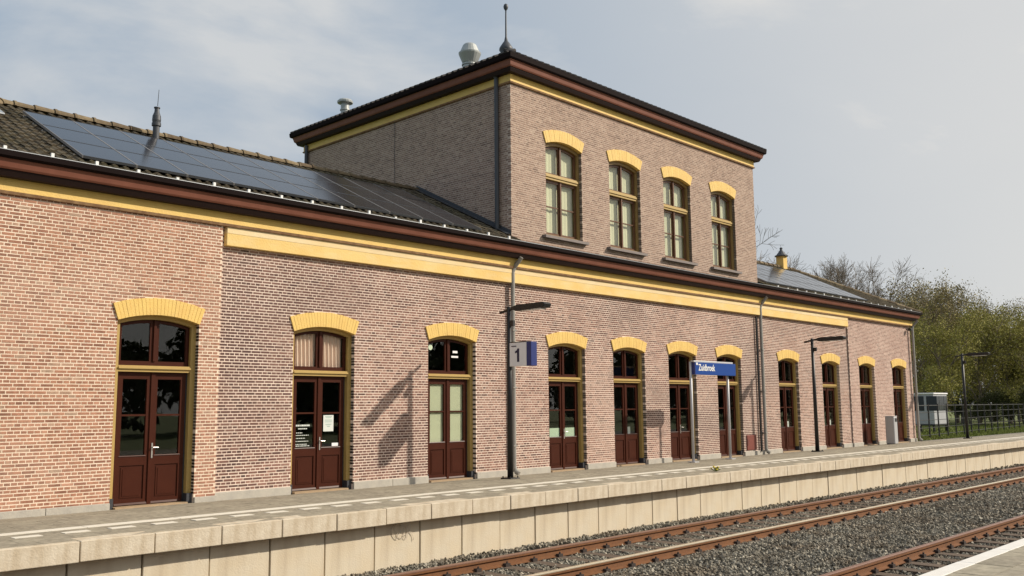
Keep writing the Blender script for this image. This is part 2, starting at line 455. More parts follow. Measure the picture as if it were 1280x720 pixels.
M['ballast'] = ramp_mat('ballast_stone', [(0, (0.07, 0.064, 0.052)), (0.4, (0.215, 0.198, 0.16)), (0.75, (0.39, 0.36, 0.295)), (1, (0.56, 0.52, 0.42))], rough=0.9, patch=[((1.2, 1.2, 1.2), 0.35, (0.22, 0.15, 0.09)), ((.5, .5, .5), 0.35, (0.15, 0.115, 0.08))])
M['bed_gravel'] = mat('ballast_bed', (0.05, 0.047, 0.043), 0.95, noise=(30, 0.8, (0.11, 0.105, 0.095)), bump=(25, 1.0))
M['ground'] = mat('grassy_earth', (0.11, 0.14, 0.03), 0.95, noise=(0.5, 0.6, (0.15, 0.175, 0.045)), bump=(8, 0.6))
M['grass'] = ramp_mat('grass_blades', [(0, (0.10, 0.13, 0.026)), (0.6, (0.17, 0.20, 0.04)), (1, (0.24, 0.26, 0.075))], bump=None)
M['bark'] = mat('bark', (0.16, 0.13, 0.10), 0.95, noise=(4, 0.6, (0.22, 0.185, 0.145)))
M['leaf_a'] = ramp_mat('spring_leaf', [(0, (0.18, 0.17, 0.042)), (0.6, (0.31, 0.285, 0.07)), (1, (0.41, 0.37, 0.11))], bump=None)
M['leaf_b'] = ramp_mat('olive_leaf', [(0, (0.17, 0.14, 0.062)), (0.6, (0.29, 0.24, 0.10)), (1, (0.38, 0.32, 0.14))], bump=None)
M['leaf_c'] = ramp_mat('dark_evergreen_leaf', [(0, (0.035, 0.042, 0.014)), (0.6, (0.065, 0.075, 0.024)), (1, (0.10, 0.11, 0.036))], bump=None)
M['cabin'] = mat('cabin_pale_panel', (0.40, 0.41, 0.43), 0.5, noise=(2, 0.3, (0.33, 0.34, 0.36)))
M['dark_glass'] = mat('dark_cabin_window', (0.012, 0.016, 0.022), 0.12)
M['graffiti'] = mat('pale_spray_paint', (0.60, 0.55, 0.48), 0.9, noise=(14, 0.9, (0.55, 0.46, 0.34)))
M['flower'] = mat('yellow_petals', (0.70, 0.55, 0.03), 0.8)
M['weed'] = mat('weed_leaf', (0.12, 0.14, 0.03), 0.8)

# ------------------------------------------------------------------ dimensions
OPEN_W = 1.38
DOOR_X = [6.21, 9.50, 12.77, 16.545, 19.06, 21.555, 24.065, 27.80, 30.93, 33.88, 36.97]
ZS, RISE = 2.95, 0.115
WL0, WL1 = 1.95, 7.97            # left wing
WR0, WR1 = 33.08, 39.05          # right wing
WINGY = -0.10
WINGR = -0.05
DEPTH = 6.8
TX0, TX1, TY1 = 15.32, 26.69, 8.58
TZ0, TZ1 = 5.20, 9.19
ZT = 4.95                        # top of the lower brick wall (behind frieze)
CH = 0.0525


def arc_pts(x0, w, zs, rise, n=14, extra=0.0):
    hw = w / 2
    Rr = (hw * hw + rise * rise) / (2 * rise)
    zc = zs + rise - Rr
    th = math.asin(hw / Rr)
    return [(x0 + hw + (Rr + extra) * math.sin(-th + 2 * th * i / n), zc + (Rr + extra) * math.cos(-th + 2 * th * i / n)) for i in range(n + 1)]


def arc_z(x, x0, w, zs, rise, extra=0.0):
    hw = w / 2
    Rr = (hw * hw + rise * rise) / (2 * rise)
    zc = zs + rise - Rr
    d = x - x0 - hw
    return zc + math.sqrt(max(0, (Rr + extra) ** 2 - d * d))


# ------------------------------------------------------------------ ground, tracks bed, platforms (the setting)
g = MB()
prof = [(-600, -0.2), (-12.2, -0.2), (-12.2, -1.1), (-3.4, -1.1), (-3.4, -0.06), (1200, -0.06)]
for (ya, za), (yb, zb) in zip(prof[:-1], prof[1:]):
    b = len(g.v)
    g.v += [(-500, ya, za), (1500, ya, za), (1500, yb, zb), (-500, yb, zb)]
    g.f.append((b, b + 1, b + 2, b + 3))
tag(g.build('ground', M['ground']), kind='structure')

PX0, PX1 = -6.0, 96.0
EDGE_Y, PZ = -4.0, 0.10
pl = MB()
pl.prism_x([(0.25, -0.5), (0.25, -0.012), (-0.02, -0.012), (-1.4, 0.078), (-3.70, 0.086), (-3.70, -0.5)], PX0, PX1)
platform = pl.build('platform', M['joint_dark'])
tag(platform, kind='structure')


def plat_z(y):
    if y > -0.02: return 0.0
    if y > -1.4: return 0.09 * (-y - 0.02) / 1.38
    return 0.09 + 0.01 * (-y - 1.4) / 2.3


# paving tiles
TS = 0.30
tiles = []
row = 0
y = -0.01
while y > -3.66:
    xx = PX0 + (0.15 if row % 2 else 0.0)
    while xx < 75:
        tiles.append((xx, y, row)); xx += TS
    row += 1; y -= TS
unit_tile = MB().box(0.002, TS - 0.002, -TS + 0.002, -0.002, -0.03, 0).mesh('paving_tile', M['pav_one'])


def seen_left(x, y, z):
    d = Vector((x, y, z)) - CAM
    dz = d.dot(fw)
    if dz < 1: return None
    px = 640 + F_PX * d.dot(rt) / dz; py = 360 - F_PX * d.dot(up) / dz
    return px, py, dz


vis = []
rest = []
for (x, yy, rw) in tiles:
    s = seen_left(x + .15, yy - .15, plat_z(yy))
    if s and -25 < s[0] < 1300 and s[1] < 740: vis.append((s[2], x, yy))
    if s and s[0] > -60: rest.append((x, yy))
vis.sort()
single = set((x, yy) for _, x, yy in vis[:300])
V, Fq, T = [], [], []


def slab(V, Fq, T, x0, x1, ya, yb, za, zb, th, tone):
    b = len(V)
    V += [(x0, ya, za), (x1, ya, za), (x1, yb, zb), (x0, yb, zb), (x0, ya, za - th), (x1, ya, za - th), (x1, yb, zb - th), (x0, yb, zb - th)]
    Fq += [(b, b + 3, b + 2, b + 1), (b, b + 1, b + 5, b + 4), (b + 1, b + 2, b + 6, b + 5), (b + 2, b + 3, b + 7, b + 6), (b + 3, b, b + 4, b + 7)]
    T += [tone] * 5


for (x, yy) in rest:
    za, zb = plat_z(yy), plat_z(yy - TS)
    j = random.uniform(-.0015, .0015)
    if (x, yy) in single:
        o = link('paving_tile', unit_tile, platform, (x, yy, za + j))
        o.rotation_euler = (math.atan2(za - zb, TS), random.uniform(-.003, .003), 0)
    else:
        slab(V, Fq, T, x + .002, x + TS - .002, yy - .002, yy - TS + .002, za + j, zb + j, .03, random.random())
o = link('paving', np_mesh('paving', V, Fq, M['pav'], T), platform)
o['kind'] = 'stuff'

# white safety line and dashes
LY = -2.72
x = PX0
while x < 75:
    ln = 1.2
    z = plat_z(LY) + 0.005
    MB().box(x + .006, x + ln - .006, LY - .10, LY + .10, z - .004, z).build('white_line', M['line'], platform)
    x += ln
x = 3.30
dash = MB().box(0, 0.30, -0.075, 0.075, -.004, 0).mesh('white_dash', M['line'])
while x < 60:
    o = link('white_dash', dash, platform, (x, -3.13, plat_z(-3.1) + .005))
    x += 0.545
# coping blocks and wall panels
CP = 0.852
x = 4.25 - CP * 12
i = 0
while x < PX1 - 1:
    dy = random.uniform(-.006, .006); dz = random.uniform(-.003, .003)
    if x > -1:
        MB().box(x + .007, x + CP - .007, EDGE_Y + dy, -3.69, -0.125 + dz, PZ + dz).build('coping_block', M['coping'], platform, origin=(x, EDGE_Y, 0), bevel=0.008)
    else:
        pass
    x += CP
x = 4.20 - CP * 12
while x < PX1 - 1:
    dy = random.uniform(-.008, .008)
    if x > -1:
        MB().box(x + .011, x + CP - .011, -3.80 + dy, -3.72, -1.2, -0.126).build('wall_panel', M['panel'], platform, origin=(x, -3.8, -0.9), bevel=0.006)
    x += CP
# opposite (near) platform
np_ = MB().box(-10, 60, -19, -11.752, -1.2, 0.075)
near = np_.build('opposite_platform', M['joint']); tag(near, kind='structure')
x = 0
while x < 40:
    MB().box(x + .004, x + 0.996, -11.75, -11.60 + random.uniform(-.004, .004), -0.12, 0.102).build('painted_edge_block', M['edge_white'], near, origin=(x, -11.6, 0), bevel=0.006)
    x += 1.0
MB().box(-10, 60, -11.751, -11.68, -1.2, -0.121).build('wall_face', M['panel'], near)
V, Fq, T = [], [], []
for r_ in range(23):
    yy = -11.753 - r_ * TS
    x = 6 + (0.15 if r_ % 2 else 0)
    while x < 22:
        if 8 < x < 15.5 and r_ < 6:
            o = link('paving_tile', unit_tile, near, (x, yy, 0.10 + random.uniform(-.002, .002)))
        else:
            slab(V, Fq, T, x + .002, x + TS - .002, yy - .002, yy - TS + .002, .1, .1, .03, random.random())
        x += TS
o = link('paving', np_mesh('paving', V, Fq, M['pav'], T), near); o['kind'] = 'stuff'

# ------------------------------------------------------------------ railway tracks
RZ = -0.72


def hb(y):                       # ballast surface
    if y > -4.15: return -0.80
    if y > -4.45: return -0.80 - 0.095 * (-4.15 - y) / .3
    if y > -6.0: return -0.898
    if y > -6.5: return -0.898 + 0.07 * (-6.0 - y) / .5
    if y > -8.2: return -0.825
    if y > -8.8: return -0.825 - 0.08 * (-8.2 - y) / .6
    return -0.908


ys = np.linspace(-11.7, -3.78, 60)
bd = MB()
for k, yy in enumerate(ys):
    bd.v += [(-10, yy, hb(yy) - .015), (300, yy, hb(yy) - .015)]
for k in range(len(ys) - 1):
    b = 2 * k
    bd.f.append((b, b + 1, b + 3, b + 2))
bed = bd.build('ballast_bed', M['bed_gravel']); tag(bed, kind='structure')

rail_prof = [(-.07, 0), (.07, 0), (.07, .012), (.012, .03), (.008, .095), (.038, .106), (.039, .145), (.030, .1515), (-.030, .1515), (-.039, .145), (-.038, .106), (-.008, .095), (-.012, .03), (-.07, .012)]


def track(yA, yB, label, tops):
    t = thing('railway_track', (5, (yA + yB) / 2, RZ - .15), label, 'railway track', 'railway tracks between the platforms')
    for yy, tm in ((yA, tops[0]), (yB, tops[1])):
        r = MB().prism_x([(yy + p[0], RZ - .152 + p[1]) for p in rail_prof], -8, 260).build('rail', M['rust'], t, smooth=False)
        MB().prism_x([(yy - .0405, RZ - .018), (yy + .0405, RZ - .018), (yy + .0405, RZ - .004), (yy + .028, RZ + .003), (yy - .028, RZ + .003), (yy - .0405, RZ - .004)], -8, 260).build('rail_head', M[tm], r)
    sl = MB().box(-.12, .12, -1.25, 1.25, -.14, 0).mesh('sleeper', M['sleeper'])
    V, Fq = [], []
    cl = MB()
    x = 6.1
    while x < 70:
        ang = random.uniform(-.012, .012)
        o = link('sleeper', sl, t, (x, (yA + yB) / 2, RZ - .1525))
        o.rotation_euler = (0, 0, ang)
        for yy in (yA, yB):
            for sgn in (-1, 1):
                cl.box(x - .05, x + .05, yy + sgn * .075 - .035, yy + sgn * .075 + .035, RZ - .16, RZ - .105)
                cl.tube((x, yy + sgn * .085, RZ - .15), (x, yy + sgn * .085, RZ - .075), .017, .014, 6)
        x += 0.61
    o = cl.build('rail_clips', M['clip'], t); o['kind'] = 'stuff'
    return t


track(-4.50, -5.94, 'rusty railway track beside the beige panelled wall of the station platform', ('raildull', 'railtop'))
track(-8.87, -10.31, 'rusty railway track beside the white painted edge of the opposite platform', ('raildull', 'raildull'))

# ballast stones
def stones():
    zones = [(6, 20, 620, 1.0), (20, 36, 260, 1.25), (36, 70, 60, 2.0)]
    P, SZ = [], []
    for (xa, xb, den, sc) in zones:
        n = int((xb - xa) * 7.7 * den)
        p = np.column_stack([RNG.uniform(xa, xb, n), RNG.uniform(-11.55, -3.83, n)])
        P.append(p); SZ.append(np.full(n, sc))
    P = np.vstack(P); SZ = np.concatenate(SZ)
    keep = np.ones(len(P), bool)
    for yy in (-4.50, -5.94, -8.87, -10.31):
        keep &= np.abs(P[:, 1] - yy) > 0.085
    # fewer stones on the sleepers
    ph = ((P[:, 0] - 6.1 + .305) % .61) - .305
    on_sl = (np.abs(ph) < .105) & (((P[:, 1] > -6.4) & (P[:, 1] < -4.1)) | (P[:, 1] < -8.4))
    keep &= ~(on_sl & (RNG.random(len(P)) < .965))
    # near track 2 the stones lie lower and darker: keep fewer
    keep &= ~((P[:, 1] < -9.0) & (RNG.random(len(P)) < .25))
    P, SZ = P[keep], SZ[keep]
    n = len(P)
    hz = np.array([hb(v) for v in P[:, 1]])
    ph = ((P[:, 0] - 6.1 + .305) % .61) - .305
    between = (((P[:, 1] > -6.4) & (P[:, 1] < -4.1)) | (P[:, 1] < -8.4)) & (np.abs(ph) >= .1)
    hz = np.where(between, hz - .008 + RNG.uniform(0, .03, n), hz + RNG.uniform(0, .045, n))
    unit = np.array([[-1, -1, -1], [1, -1, -1], [1, 1, -1], [-1, 1, -1], [-1, -1, 1], [1, -1, 1], [1, 1, 1], [-1, 1, 1]], float)
    v = unit[None] * RNG.uniform(.45, 1.0, (n, 8, 1)) + RNG.uniform(-.22, .22, (n, 8, 3))
    s = RNG.uniform(.010, .026, (n, 1, 1)) * SZ[:, None, None]
    asp = RNG.uniform(.6, 1.25, (n, 1, 3)); v = v * s * asp
    q = RNG.normal(size=(n, 4)); q /= np.linalg.norm(q, axis=1)[:, None]
    w, x, y, z = q.T
    Rm = np.stack([np.stack([1 - 2 * (y * y + z * z), 2 * (x * y - z * w), 2 * (x * z + y * w)], -1), np.stack([2 * (x * y + z * w), 1 - 2 * (x * x + z * z), 2 * (y * z - x * w)], -1), np.stack([2 * (x * z - y * w), 2 * (y * z + x * w), 1 - 2 * (x * x + y * y)], -1)], 1)
    v = np.einsum('nij,nkj->nki', Rm, v)
    v += np.column_stack([P, hz])[:, None, :]
    f = np.array([[0, 3, 2, 1], [4, 5, 6, 7], [0, 1, 5, 4], [1, 2, 6, 5], [2, 3, 7, 6], [3, 0, 4, 7]])
    Fq = (f[None] + 8 * np.arange(n)[:, None, None]).reshape(-1, 4)
    tone = np.repeat(RNG.beta(2, 2.4, n), 6)
    return np_mesh('ballast_stones', v.reshape(-1, 3), Fq, M['ballast'], tone)


o = link('ballast_stones', stones())
tag(o, 'grey crushed stone ballast heaped along and between the rails', 'ballast', kind='stuff')

# ------------------------------------------------------------------ brick walls
def brick_rows(u0, u1, z0, z1, openings, seed, ch=CH, jitter=.0025):
    """openings = (u0, w, zb, zs, rise, ring); returns bricks (ua, ub, za, zb)"""
    rnd = random.Random(seed)
    out = []
    k = 0
    z = z0
    jt, hj = 0.0175, 0.0135
    while z < z1 - .01:
        zt = min(z + ch - jt, z1)
        zm = (z + zt) / 2
        # blocked intervals at this course
        blk = []
        for (ox, w, zb, zs, rise, rg) in openings:
            if zt < zb or z > zs + rise + rg: continue
            if zm <= zs:
                blk.append((ox, ox + w))
            else:
                Rr = ((w / 2) ** 2 + rise * rise) / (2 * rise); zc = zs + rise - Rr
                th = math.asin(w / 2 / Rr)
                ro = Rr + rg
                zo_end = zc + ro * math.cos(th)
                if zm <= zo_end:
                    hw = w / 2 + (zm - zs) * math.tan(th)
                else:
                    hw = math.sqrt(max(0, ro * ro - (zm - zc) ** 2))
                hw -= .012
                if hw > .02: blk.append((ox + w / 2 - hw, ox + w / 2 + hw))
        blk.sort()
        segs = []; c = u0
        for a, b in blk:
            if a > c: segs.append((c, a))
            c = max(c, b)
        if c < u1: segs.append((c, u1))
        stretch = k % 2 == 0
        L = .186 if stretch else .093
        off = (0.0 if k % 4 == 0 else .093) if stretch else .0465
        for a, b in segs:
            u = a - ((a - off) % L)
            while u < b:
                ua = max(u + rnd.uniform(0, jitter), a); ub = min(u + L - hj + rnd.uniform(-jitter, jitter), b)
                if ub - ua > .022: out.append((ua, ub, z + rnd.uniform(-.001, .001), zt + rnd.uniform(-.001, .001)))
                u += L
        z += ch; k += 1
    return out


def bricks_mesh(name, bricks, plane, face, depth, material, seed, axis='x'):
    rng = np.random.default_rng(seed)
    B = np.array(bricks)
    n = len(B)
    pr = rng.uniform(-.0015, .0015, n)
    t0, t1 = np.full(n, face) + pr, np.full(n, face + depth)
    if axis == 'x':
        x0, x1, y0, y1 = B[:, 0], B[:, 1], t0, t1
    else:
        y0, y1, x0, x1 = B[:, 0], B[:, 1], t0, t1
    z0, z1 = B[:, 2], B[:, 3]
    V = np.stack([np.stack(c, -1) for c in ((x0, y0, z0), (x1, y0, z0), (x1, y1, z0), (x0, y1, z0), (x0, y0, z1), (x1, y0, z1), (x1, y1, z1), (x0, y1, z1))], 1)
    f = np.array([[0, 3, 2, 1], [4, 5, 6, 7], [0, 1, 5, 4], [1, 2, 6, 5], [2, 3, 7, 6], [3, 0, 4, 7]])
    Fq = (f[None] + 8 * np.arange(n)[:, None, None]).reshape(-1, 4)
    tn = rng.beta(2.2, 2.0, n)
    if material is M['brick_cent']:
        tn = np.clip(tn - .45 * np.exp(-(B[:, 0] - WL1) / .55), 0, 1)      # old dark bricks beside the left wing
    tone = np.repeat(tn, 6)
    return np_mesh(name, V.reshape(-1, 3), Fq, material, tone)


def wall_backing(u0, u1, z0, z1, face, openings, thick=.32):
    m = MB()
    c = u0
    for (ox, w, zb, zs, rise, rg) in sorted(openings):
        m.box(c, ox, face, face + thick, z0, z1)
        arc = arc_pts(ox, w, zs, rise)
        m.prism([(ox + w, z1), (ox, z1)] + arc, face + .001, face + thick - .001)
        if zb > z0 + .01: m.box(ox, ox + w, face + .0015, face + thick, z0, zb)
        c = ox + w
    m.box(c, u1, face, face + thick, z0, z1)
    return m


B0 = Vector((20.5, 3.4, 0))
station = thing('station_building', B0, 'long brick railway station with yellow window arches, red cornices and raised central block', 'building')

ops_door = [(x, OPEN_W, 0.0, ZS, RISE, .27) for x in DOOR_X]
ops_L = [(2.95, OPEN_W, 0.0, ZS, RISE, .27), ops_door[0]]
ops_C = ops_door[1:9]
ops_R = ops_door[9:]
MJ = .003   # mortar set back

# left wing
wl_ = wall_backing(WL0, WL1, 0, ZT, WINGY + MJ, ops_L).build('brick_wall', M['mortar_wing'], station)
bl = brick_rows(WL0 + .001, WL1, .1, ZT - .26, ops_L, 1)
order = sorted(range(len(bl)), key=lambda i: (0 if (seen_left((bl[i][0] + bl[i][1]) / 2, WINGY, bl[i][2]) and seen_left(bl[i][1], WINGY, bl[i][2])[0] > 0 and bl[i][1] - bl[i][0] > .155) else 1, bl[i][0]))
one = set(order[:300])
unit_brick = MB().box(0, 1, 0, .1, 0, 1).mesh('brick', M['brick_one'])
for i in order[:300]:
    ua, ub, za, zb = bl[i]
    o = link('brick', unit_brick, wl_, (ua, WINGY + random.uniform(-.002, .002), za))
    o.scale = (ub - ua, 1, zb - za)
o = link('brickwork', bricks_mesh('brickwork', [b for i, b in enumerate(bl) if i not in one], 0, WINGY, .1, M['brick_wing'], 2), wl_)
o['kind'] = 'stuff'; o.location = -wloc(wl_)
# centre
wc_ = wall_backing(WL1, WR0, 0, ZT, MJ, ops_C).build('brick_wall', M['mortar_cent'], station)
o = link('brickwork', bricks_mesh('brickwork', brick_rows(WL1, WR0, .1, ZT - .26, ops_C, 3), 0, 0, .1, M['brick_cent'], 4), wc_)
o['kind'] = 'stuff'; o.location = -wloc(wc_)
# right wing
wr_ = wall_backing(WR0, WR1, 0, ZT, WINGR + MJ, ops_R).build('brick_wall', M['mortar_cent'], station)
o = link('brickwork', bricks_mesh('brickwork', brick_rows(WR0, WR1, .1, ZT - .26, ops_R, 5), 0, WINGR, .1, M['brick_right'], 6), wr_)
o['kind'] = 'stuff'; o.location = -wloc(wr_)
# tower front and side
ops_T = [(x, OPEN_W, 5.66, 7.955, .125, .29) for x in DOOR_X[3:7]]
wt_ = wall_backing(TX0 + MJ, TX1 - MJ, TZ0, TZ1 + .2, MJ, ops_T).build('brick_wall', M['mortar_towr'], station)
o = link('brickwork', bricks_mesh('brickwork', brick_rows(TX0, TX1, TZ0, TZ1, ops_T, 7), 0, 0, .1, M['brick_towr'], 8), wt_)
o['kind'] = 'stuff'; o.location = -wloc(wt_)
ws_ = MB().box(TX0 + MJ, TX0 + .3, MJ + .33, TY1, TZ0, TZ1 + .2).build('brick_wall', M['mortar_towr'], station)
o = link('brickwork', bricks_mesh('brickwork', brick_rows(.104, TY1, TZ0, TZ1, [], 9), 0, TX0, .1, M['brick_towr'], 10, axis='y'), ws_)
o['kind'] = 'stuff'; o.location = -wloc(ws_)
# rear and end walls (plain)
rw = MB()
rw.box(WL0 + .001, WL0 + .3, WINGY + .33, DEPTH - .3, 0, ZT - .002)
rw.box(WR1 - .3, WR1 - .001, WINGY + .33, DEPTH - .3, 0, ZT - .002)
rw.box(WL0, WR1, DEPTH - .299, DEPTH, 0, ZT - .002)
rw.box(TX0 + .31, TX1 - .002, TY1 - .3, TY1 - .002, 0, TZ1 + .19)
rw.box(TX1 - .3, TX1 - .003, .34, TY1 - .301, TZ0, TZ1 + .19)
rw.build('rear_wall', M['brick_rear'], station)
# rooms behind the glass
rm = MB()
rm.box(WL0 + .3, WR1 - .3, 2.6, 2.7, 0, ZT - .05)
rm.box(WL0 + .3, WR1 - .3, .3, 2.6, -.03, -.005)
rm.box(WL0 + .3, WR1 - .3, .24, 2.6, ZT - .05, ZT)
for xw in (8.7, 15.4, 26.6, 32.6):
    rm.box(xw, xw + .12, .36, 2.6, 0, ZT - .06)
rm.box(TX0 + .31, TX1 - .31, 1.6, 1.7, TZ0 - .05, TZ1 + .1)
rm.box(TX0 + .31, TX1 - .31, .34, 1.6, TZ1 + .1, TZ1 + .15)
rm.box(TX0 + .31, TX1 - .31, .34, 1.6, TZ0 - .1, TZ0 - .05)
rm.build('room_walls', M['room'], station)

# plinth blocks between the doors
def piers(a, b, ops):
    c = a
    for (ox, w, *_r) in ops:
        yield c, ox
        c = ox + w
    yield c, b


for (a, b, ops, yf, h) in ((WL0 - .02, WL1 + .03, ops_L, WINGY, .105), (WL1 + .03, WR0 - .03, ops_C, 0, .135), (WR0 - .03, WR1 + .02, ops_R, WINGR, .14)):
    for (p0, p1) in piers(a, b, ops):
        n = max(1, round((p1 - p0) / 1.1))
        for i in range(n):
            q0 = p0 + (p1 - p0) * i / n; q1 = p0 + (p1 - p0) * (i + 1) / n
            MB().box(q0 + .003, q1 - .003, yf - .035, yf + .1, -.02, h + random.uniform(-.006, .006)).build('plinth_block', M['plinth'], station, origin=(q0, yf, 0), bevel=.008)


# yellow arches: one wedge per brick of the arch
def arch(x0, yf, zs, rise, ring, n=24):
    w = OPEN_W
    hw = w / 2
    Rr = (hw * hw + rise * rise) / (2 * rise); zc = zs + rise - Rr; th = math.asin(hw / Rr)
    m = MB()
    for i in range(n):
        a0 = -th + 2 * th * i / n + .0011; a1 = -th + 2 * th * (i + 1) / n - .0011
        ri, ro = Rr - .004, Rr + ring + random.uniform(-.004, .004)
        yy = yf - .026 + random.uniform(-.0025, .0025)
        m.prism([(x0 + hw + ri * math.sin(a0), zc + ri * math.cos(a0)), (x0 + hw + ri * math.sin(a1), zc + ri * math.cos(a1)), (x0 + hw + ro * math.sin(a1), zc + ro * math.cos(a1)), (x0 + hw + ro * math.sin(a0), zc + ro * math.cos(a0))], yy, yf + .085)
    inn = arc_pts(x0, w, zs, rise, 14, .002); out = arc_pts(x0, w, zs, rise, 14, ring - .006)
    m.prism(inn + out[::-1], yf - .019, yf + .08)
    return m.build('arch', M['yellow'], station, origin=(x0, yf, zs))


for i, x in enumerate(DOOR_X):
    arch(x, {0: WINGY, 9: WINGR, 10: WINGR}.get(i, 0), ZS, RISE, .27)
arch(2.95, WINGY, ZS, RISE, .27)
for x in DOOR_X[3:7]:
    arch(x, 0, 7.955, .125, .29)

# ------------------------------------------------------------------ doors
WD = OPEN_W


def sector(x0, x1, zbot, inset, n=8, zs=ZS, rise=RISE):
    """area under the arch between x0 and x1"""
    return [(x0, zbot), (x1, zbot)] + [(x, arc_z(x, 0, WD, zs, rise, -inset)) for x in np.linspace(x1, x0, n)]


def door_meshes():
    D = {}
    J = .085
    m = MB()
    m.box(0, J, .10, .24, .0, ZS - .01).box(WD - J, WD, .10, .24, .0, ZS - .01)
    a = arc_pts(0, WD, ZS, RISE, 14, -.002); b = arc_pts(0, WD, ZS, RISE, 14, -.07)
    m.prism(b + a[::-1], .098, .238)
    D['door'] = m.mesh('door', M['yellow_wood'])
    D['transom_bar'] = MB().box(J, WD - J, .105, .25, 2.140, 2.186).box(J, WD - J, .075, .25, 2.187, 2.215).box(J, WD - J, .095, .25, 2.2155, 2.240).mesh('transom_bar', M['yellow_wood'])
    m = MB()
    m.box(.086, WD - .086, .165, .215, 2.241, 2.315)
    m.box(.086, .145, .166, .214, 2.315, arc_z(.1, 0, WD, ZS, RISE, -.075)).box(WD - .145, WD - .086, .166, .214, 2.315, arc_z(.1, 0, WD, ZS, RISE, -.075))
    m.box(WD / 2 - .022, WD / 2 + .022, .14, .2135, 2.316, ZS + RISE - .072)
    m.box(WD / 2 - .075, WD / 2 + .075, .167, .213, 2.3155, ZS + RISE - .076)
    aa = [(x, arc_z(x, 0, WD, ZS, RISE, -.072)) for x in np.linspace(.087, WD - .087, 14)]
    bb = [(x, arc_z(x, 0, WD, ZS, RISE, -.125)) for x in np.linspace(.087, WD - .087, 14)]
    m.prism(bb + aa[::-1], .1665, .2135)
    D['transom_window'] = m.mesh('transom_window', M['door'])
    D['paneTL'] = MB().prism(sector(.13, WD / 2 - .06, 2.30, .10), .188, .192).mesh('pane', M['glass'])
    D['paneTR'] = MB().prism(sector(WD / 2 + .06, WD - .13, 2.30, .10), .188, .192).mesh('pane', M['glass'])

    def leaf(x0, x1, star):
        m = MB(); s = .085; e = .015
        m.box(x0, x0 + s, .16 + e, .21 + e, .035, 2.138).box(x1 - s, x1, .16 + e, .21 + e, .035, 2.138)
        m.box(x0 + s, x1 - s, .161 + e, .209 + e, 2.025, 2.137).box(x0 + s, x1 - s, .165 + e, .205 + e, 1.432, 1.462)
        m.box(x0 + s, x1 - s, .161 + e, .209 + e, .655, .80).box(x0 + s, x1 - s, .161 + e, .209 + e, .036, .125)
        m.box(x0 + s, x1 - s, .178 + e, .20 + e, .125, .655)                       # sunk panel
        m.box(x0 + s + .06, x1 - s - .06, .164 + e, .179 + e, .18, .60)            # raised field
        m.box(x0 + s + .03, x1 - s - .03, .170 + e, .179 + e, .152, .628)
        m.prism_x([(.150 + e, .797), (.161 + e, .797), (.161 + e, .812), (.157 + e, .812)], x0 + s - .02, x1 - s + .02)   # glazing ledge
        m.prism_x([(.140 + e, .045), (.16 + e, .045), (.16 + e, .075), (.152 + e, .075)], x0 + .02, x1 - .02)           # weather board
        if star: m.box(x0 - .03, x0 + .035, .14 + e, .159 + e, .036, 2.137)
        return m.mesh('door_leaf', M['door'])
    D['stopL'] = MB().box(.086, .118, .19, .24, .03, 2.139).mesh('door_stop', M['black_stone'])
    D['stopR'] = MB().box(WD - .118, WD - .086, .19, .24, .03, 2.139).mesh('door_stop', M['black_stone'])
    D['leafL'] = leaf(.119, WD / 2 - .003, False)
    D['leafR'] = leaf(WD / 2 + .003, WD - .119, True)
    for k, (a0, a1) in dict(L=(.119 + .08, WD / 2 - .083), R=(WD / 2 + .083, WD - .199)).items():
        D['pu' + k] = MB().box(a0, a1, .199, .203, 1.458, 2.03).mesh('pane', M['glass'])
        D['pl' + k] = MB().box(a0, a1, .199, .203, .796, 1.436).mesh('pane', M['glass'])
    D['blkL'] = MB().box(-.006, .095, .085, .265, 0, .165).mesh('jamb_block', M['black_stone'])
    D['blkR'] = MB().box(WD - .095, WD + .006, .05, .265, 0, .165).mesh('jamb_block', M['black_stone'])
    D['threshold'] = MB().box(.096, WD - .096, .0, .27, -.02, .03).mesh('threshold', M['threshold'])
    h = MB().box(WD / 2 + .012, WD / 2 + .036, .147, .1545, .76, 1.0)
    h.tube((WD / 2 + .024, .15, .93), (WD / 2 + .024, .10, .93), .009, .009, 8).tube((WD / 2 + .024, .105, .93), (WD / 2 + .11, .105, .926), .008, .008, 8)
    D['handle'] = h.mesh('handle', M['steel'])
    D['blindL'] = MB().box(.13, WD / 2 - .05, .226, .232, .80, 2.05).mesh('blind', M['blind'])
    D['blindR'] = MB().box(WD / 2 + .05, WD - .13, .226, .232, .80, 2.05).mesh('blind', M['blind'])
    D['filmL'] = MB().box(.20, WD / 2 - .084, .2045, .2075, .80, 1.02).mesh('window_film', M['film'])
    D['filmR'] = MB().box(WD / 2 + .084, WD - .20, .2045, .2075, .80, 1.02).mesh('window_film', M['film'])
    D['cardR'] = MB().box(WD / 2 + .10, WD / 2 + .24, .2045, .2075, .81, .99).mesh('card', M['white'])
    D['reflL'] = None
    return D


DM = door_meshes()


def reflection_sheet(x0, x1, name):
    """pink slant-pleated sheet behind a transom pane, standing in for a reflection in the glass"""
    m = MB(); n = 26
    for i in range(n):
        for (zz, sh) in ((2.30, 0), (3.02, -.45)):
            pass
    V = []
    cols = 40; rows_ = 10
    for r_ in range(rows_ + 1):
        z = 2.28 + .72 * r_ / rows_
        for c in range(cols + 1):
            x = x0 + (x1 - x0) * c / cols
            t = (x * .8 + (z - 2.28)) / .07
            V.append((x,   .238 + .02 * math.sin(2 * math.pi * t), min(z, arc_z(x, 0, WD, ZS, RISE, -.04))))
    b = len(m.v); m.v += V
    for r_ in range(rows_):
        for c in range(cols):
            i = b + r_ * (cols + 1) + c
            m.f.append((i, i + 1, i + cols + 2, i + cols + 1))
    return m.mesh(name, M['reflection_sheet'], smooth=True)


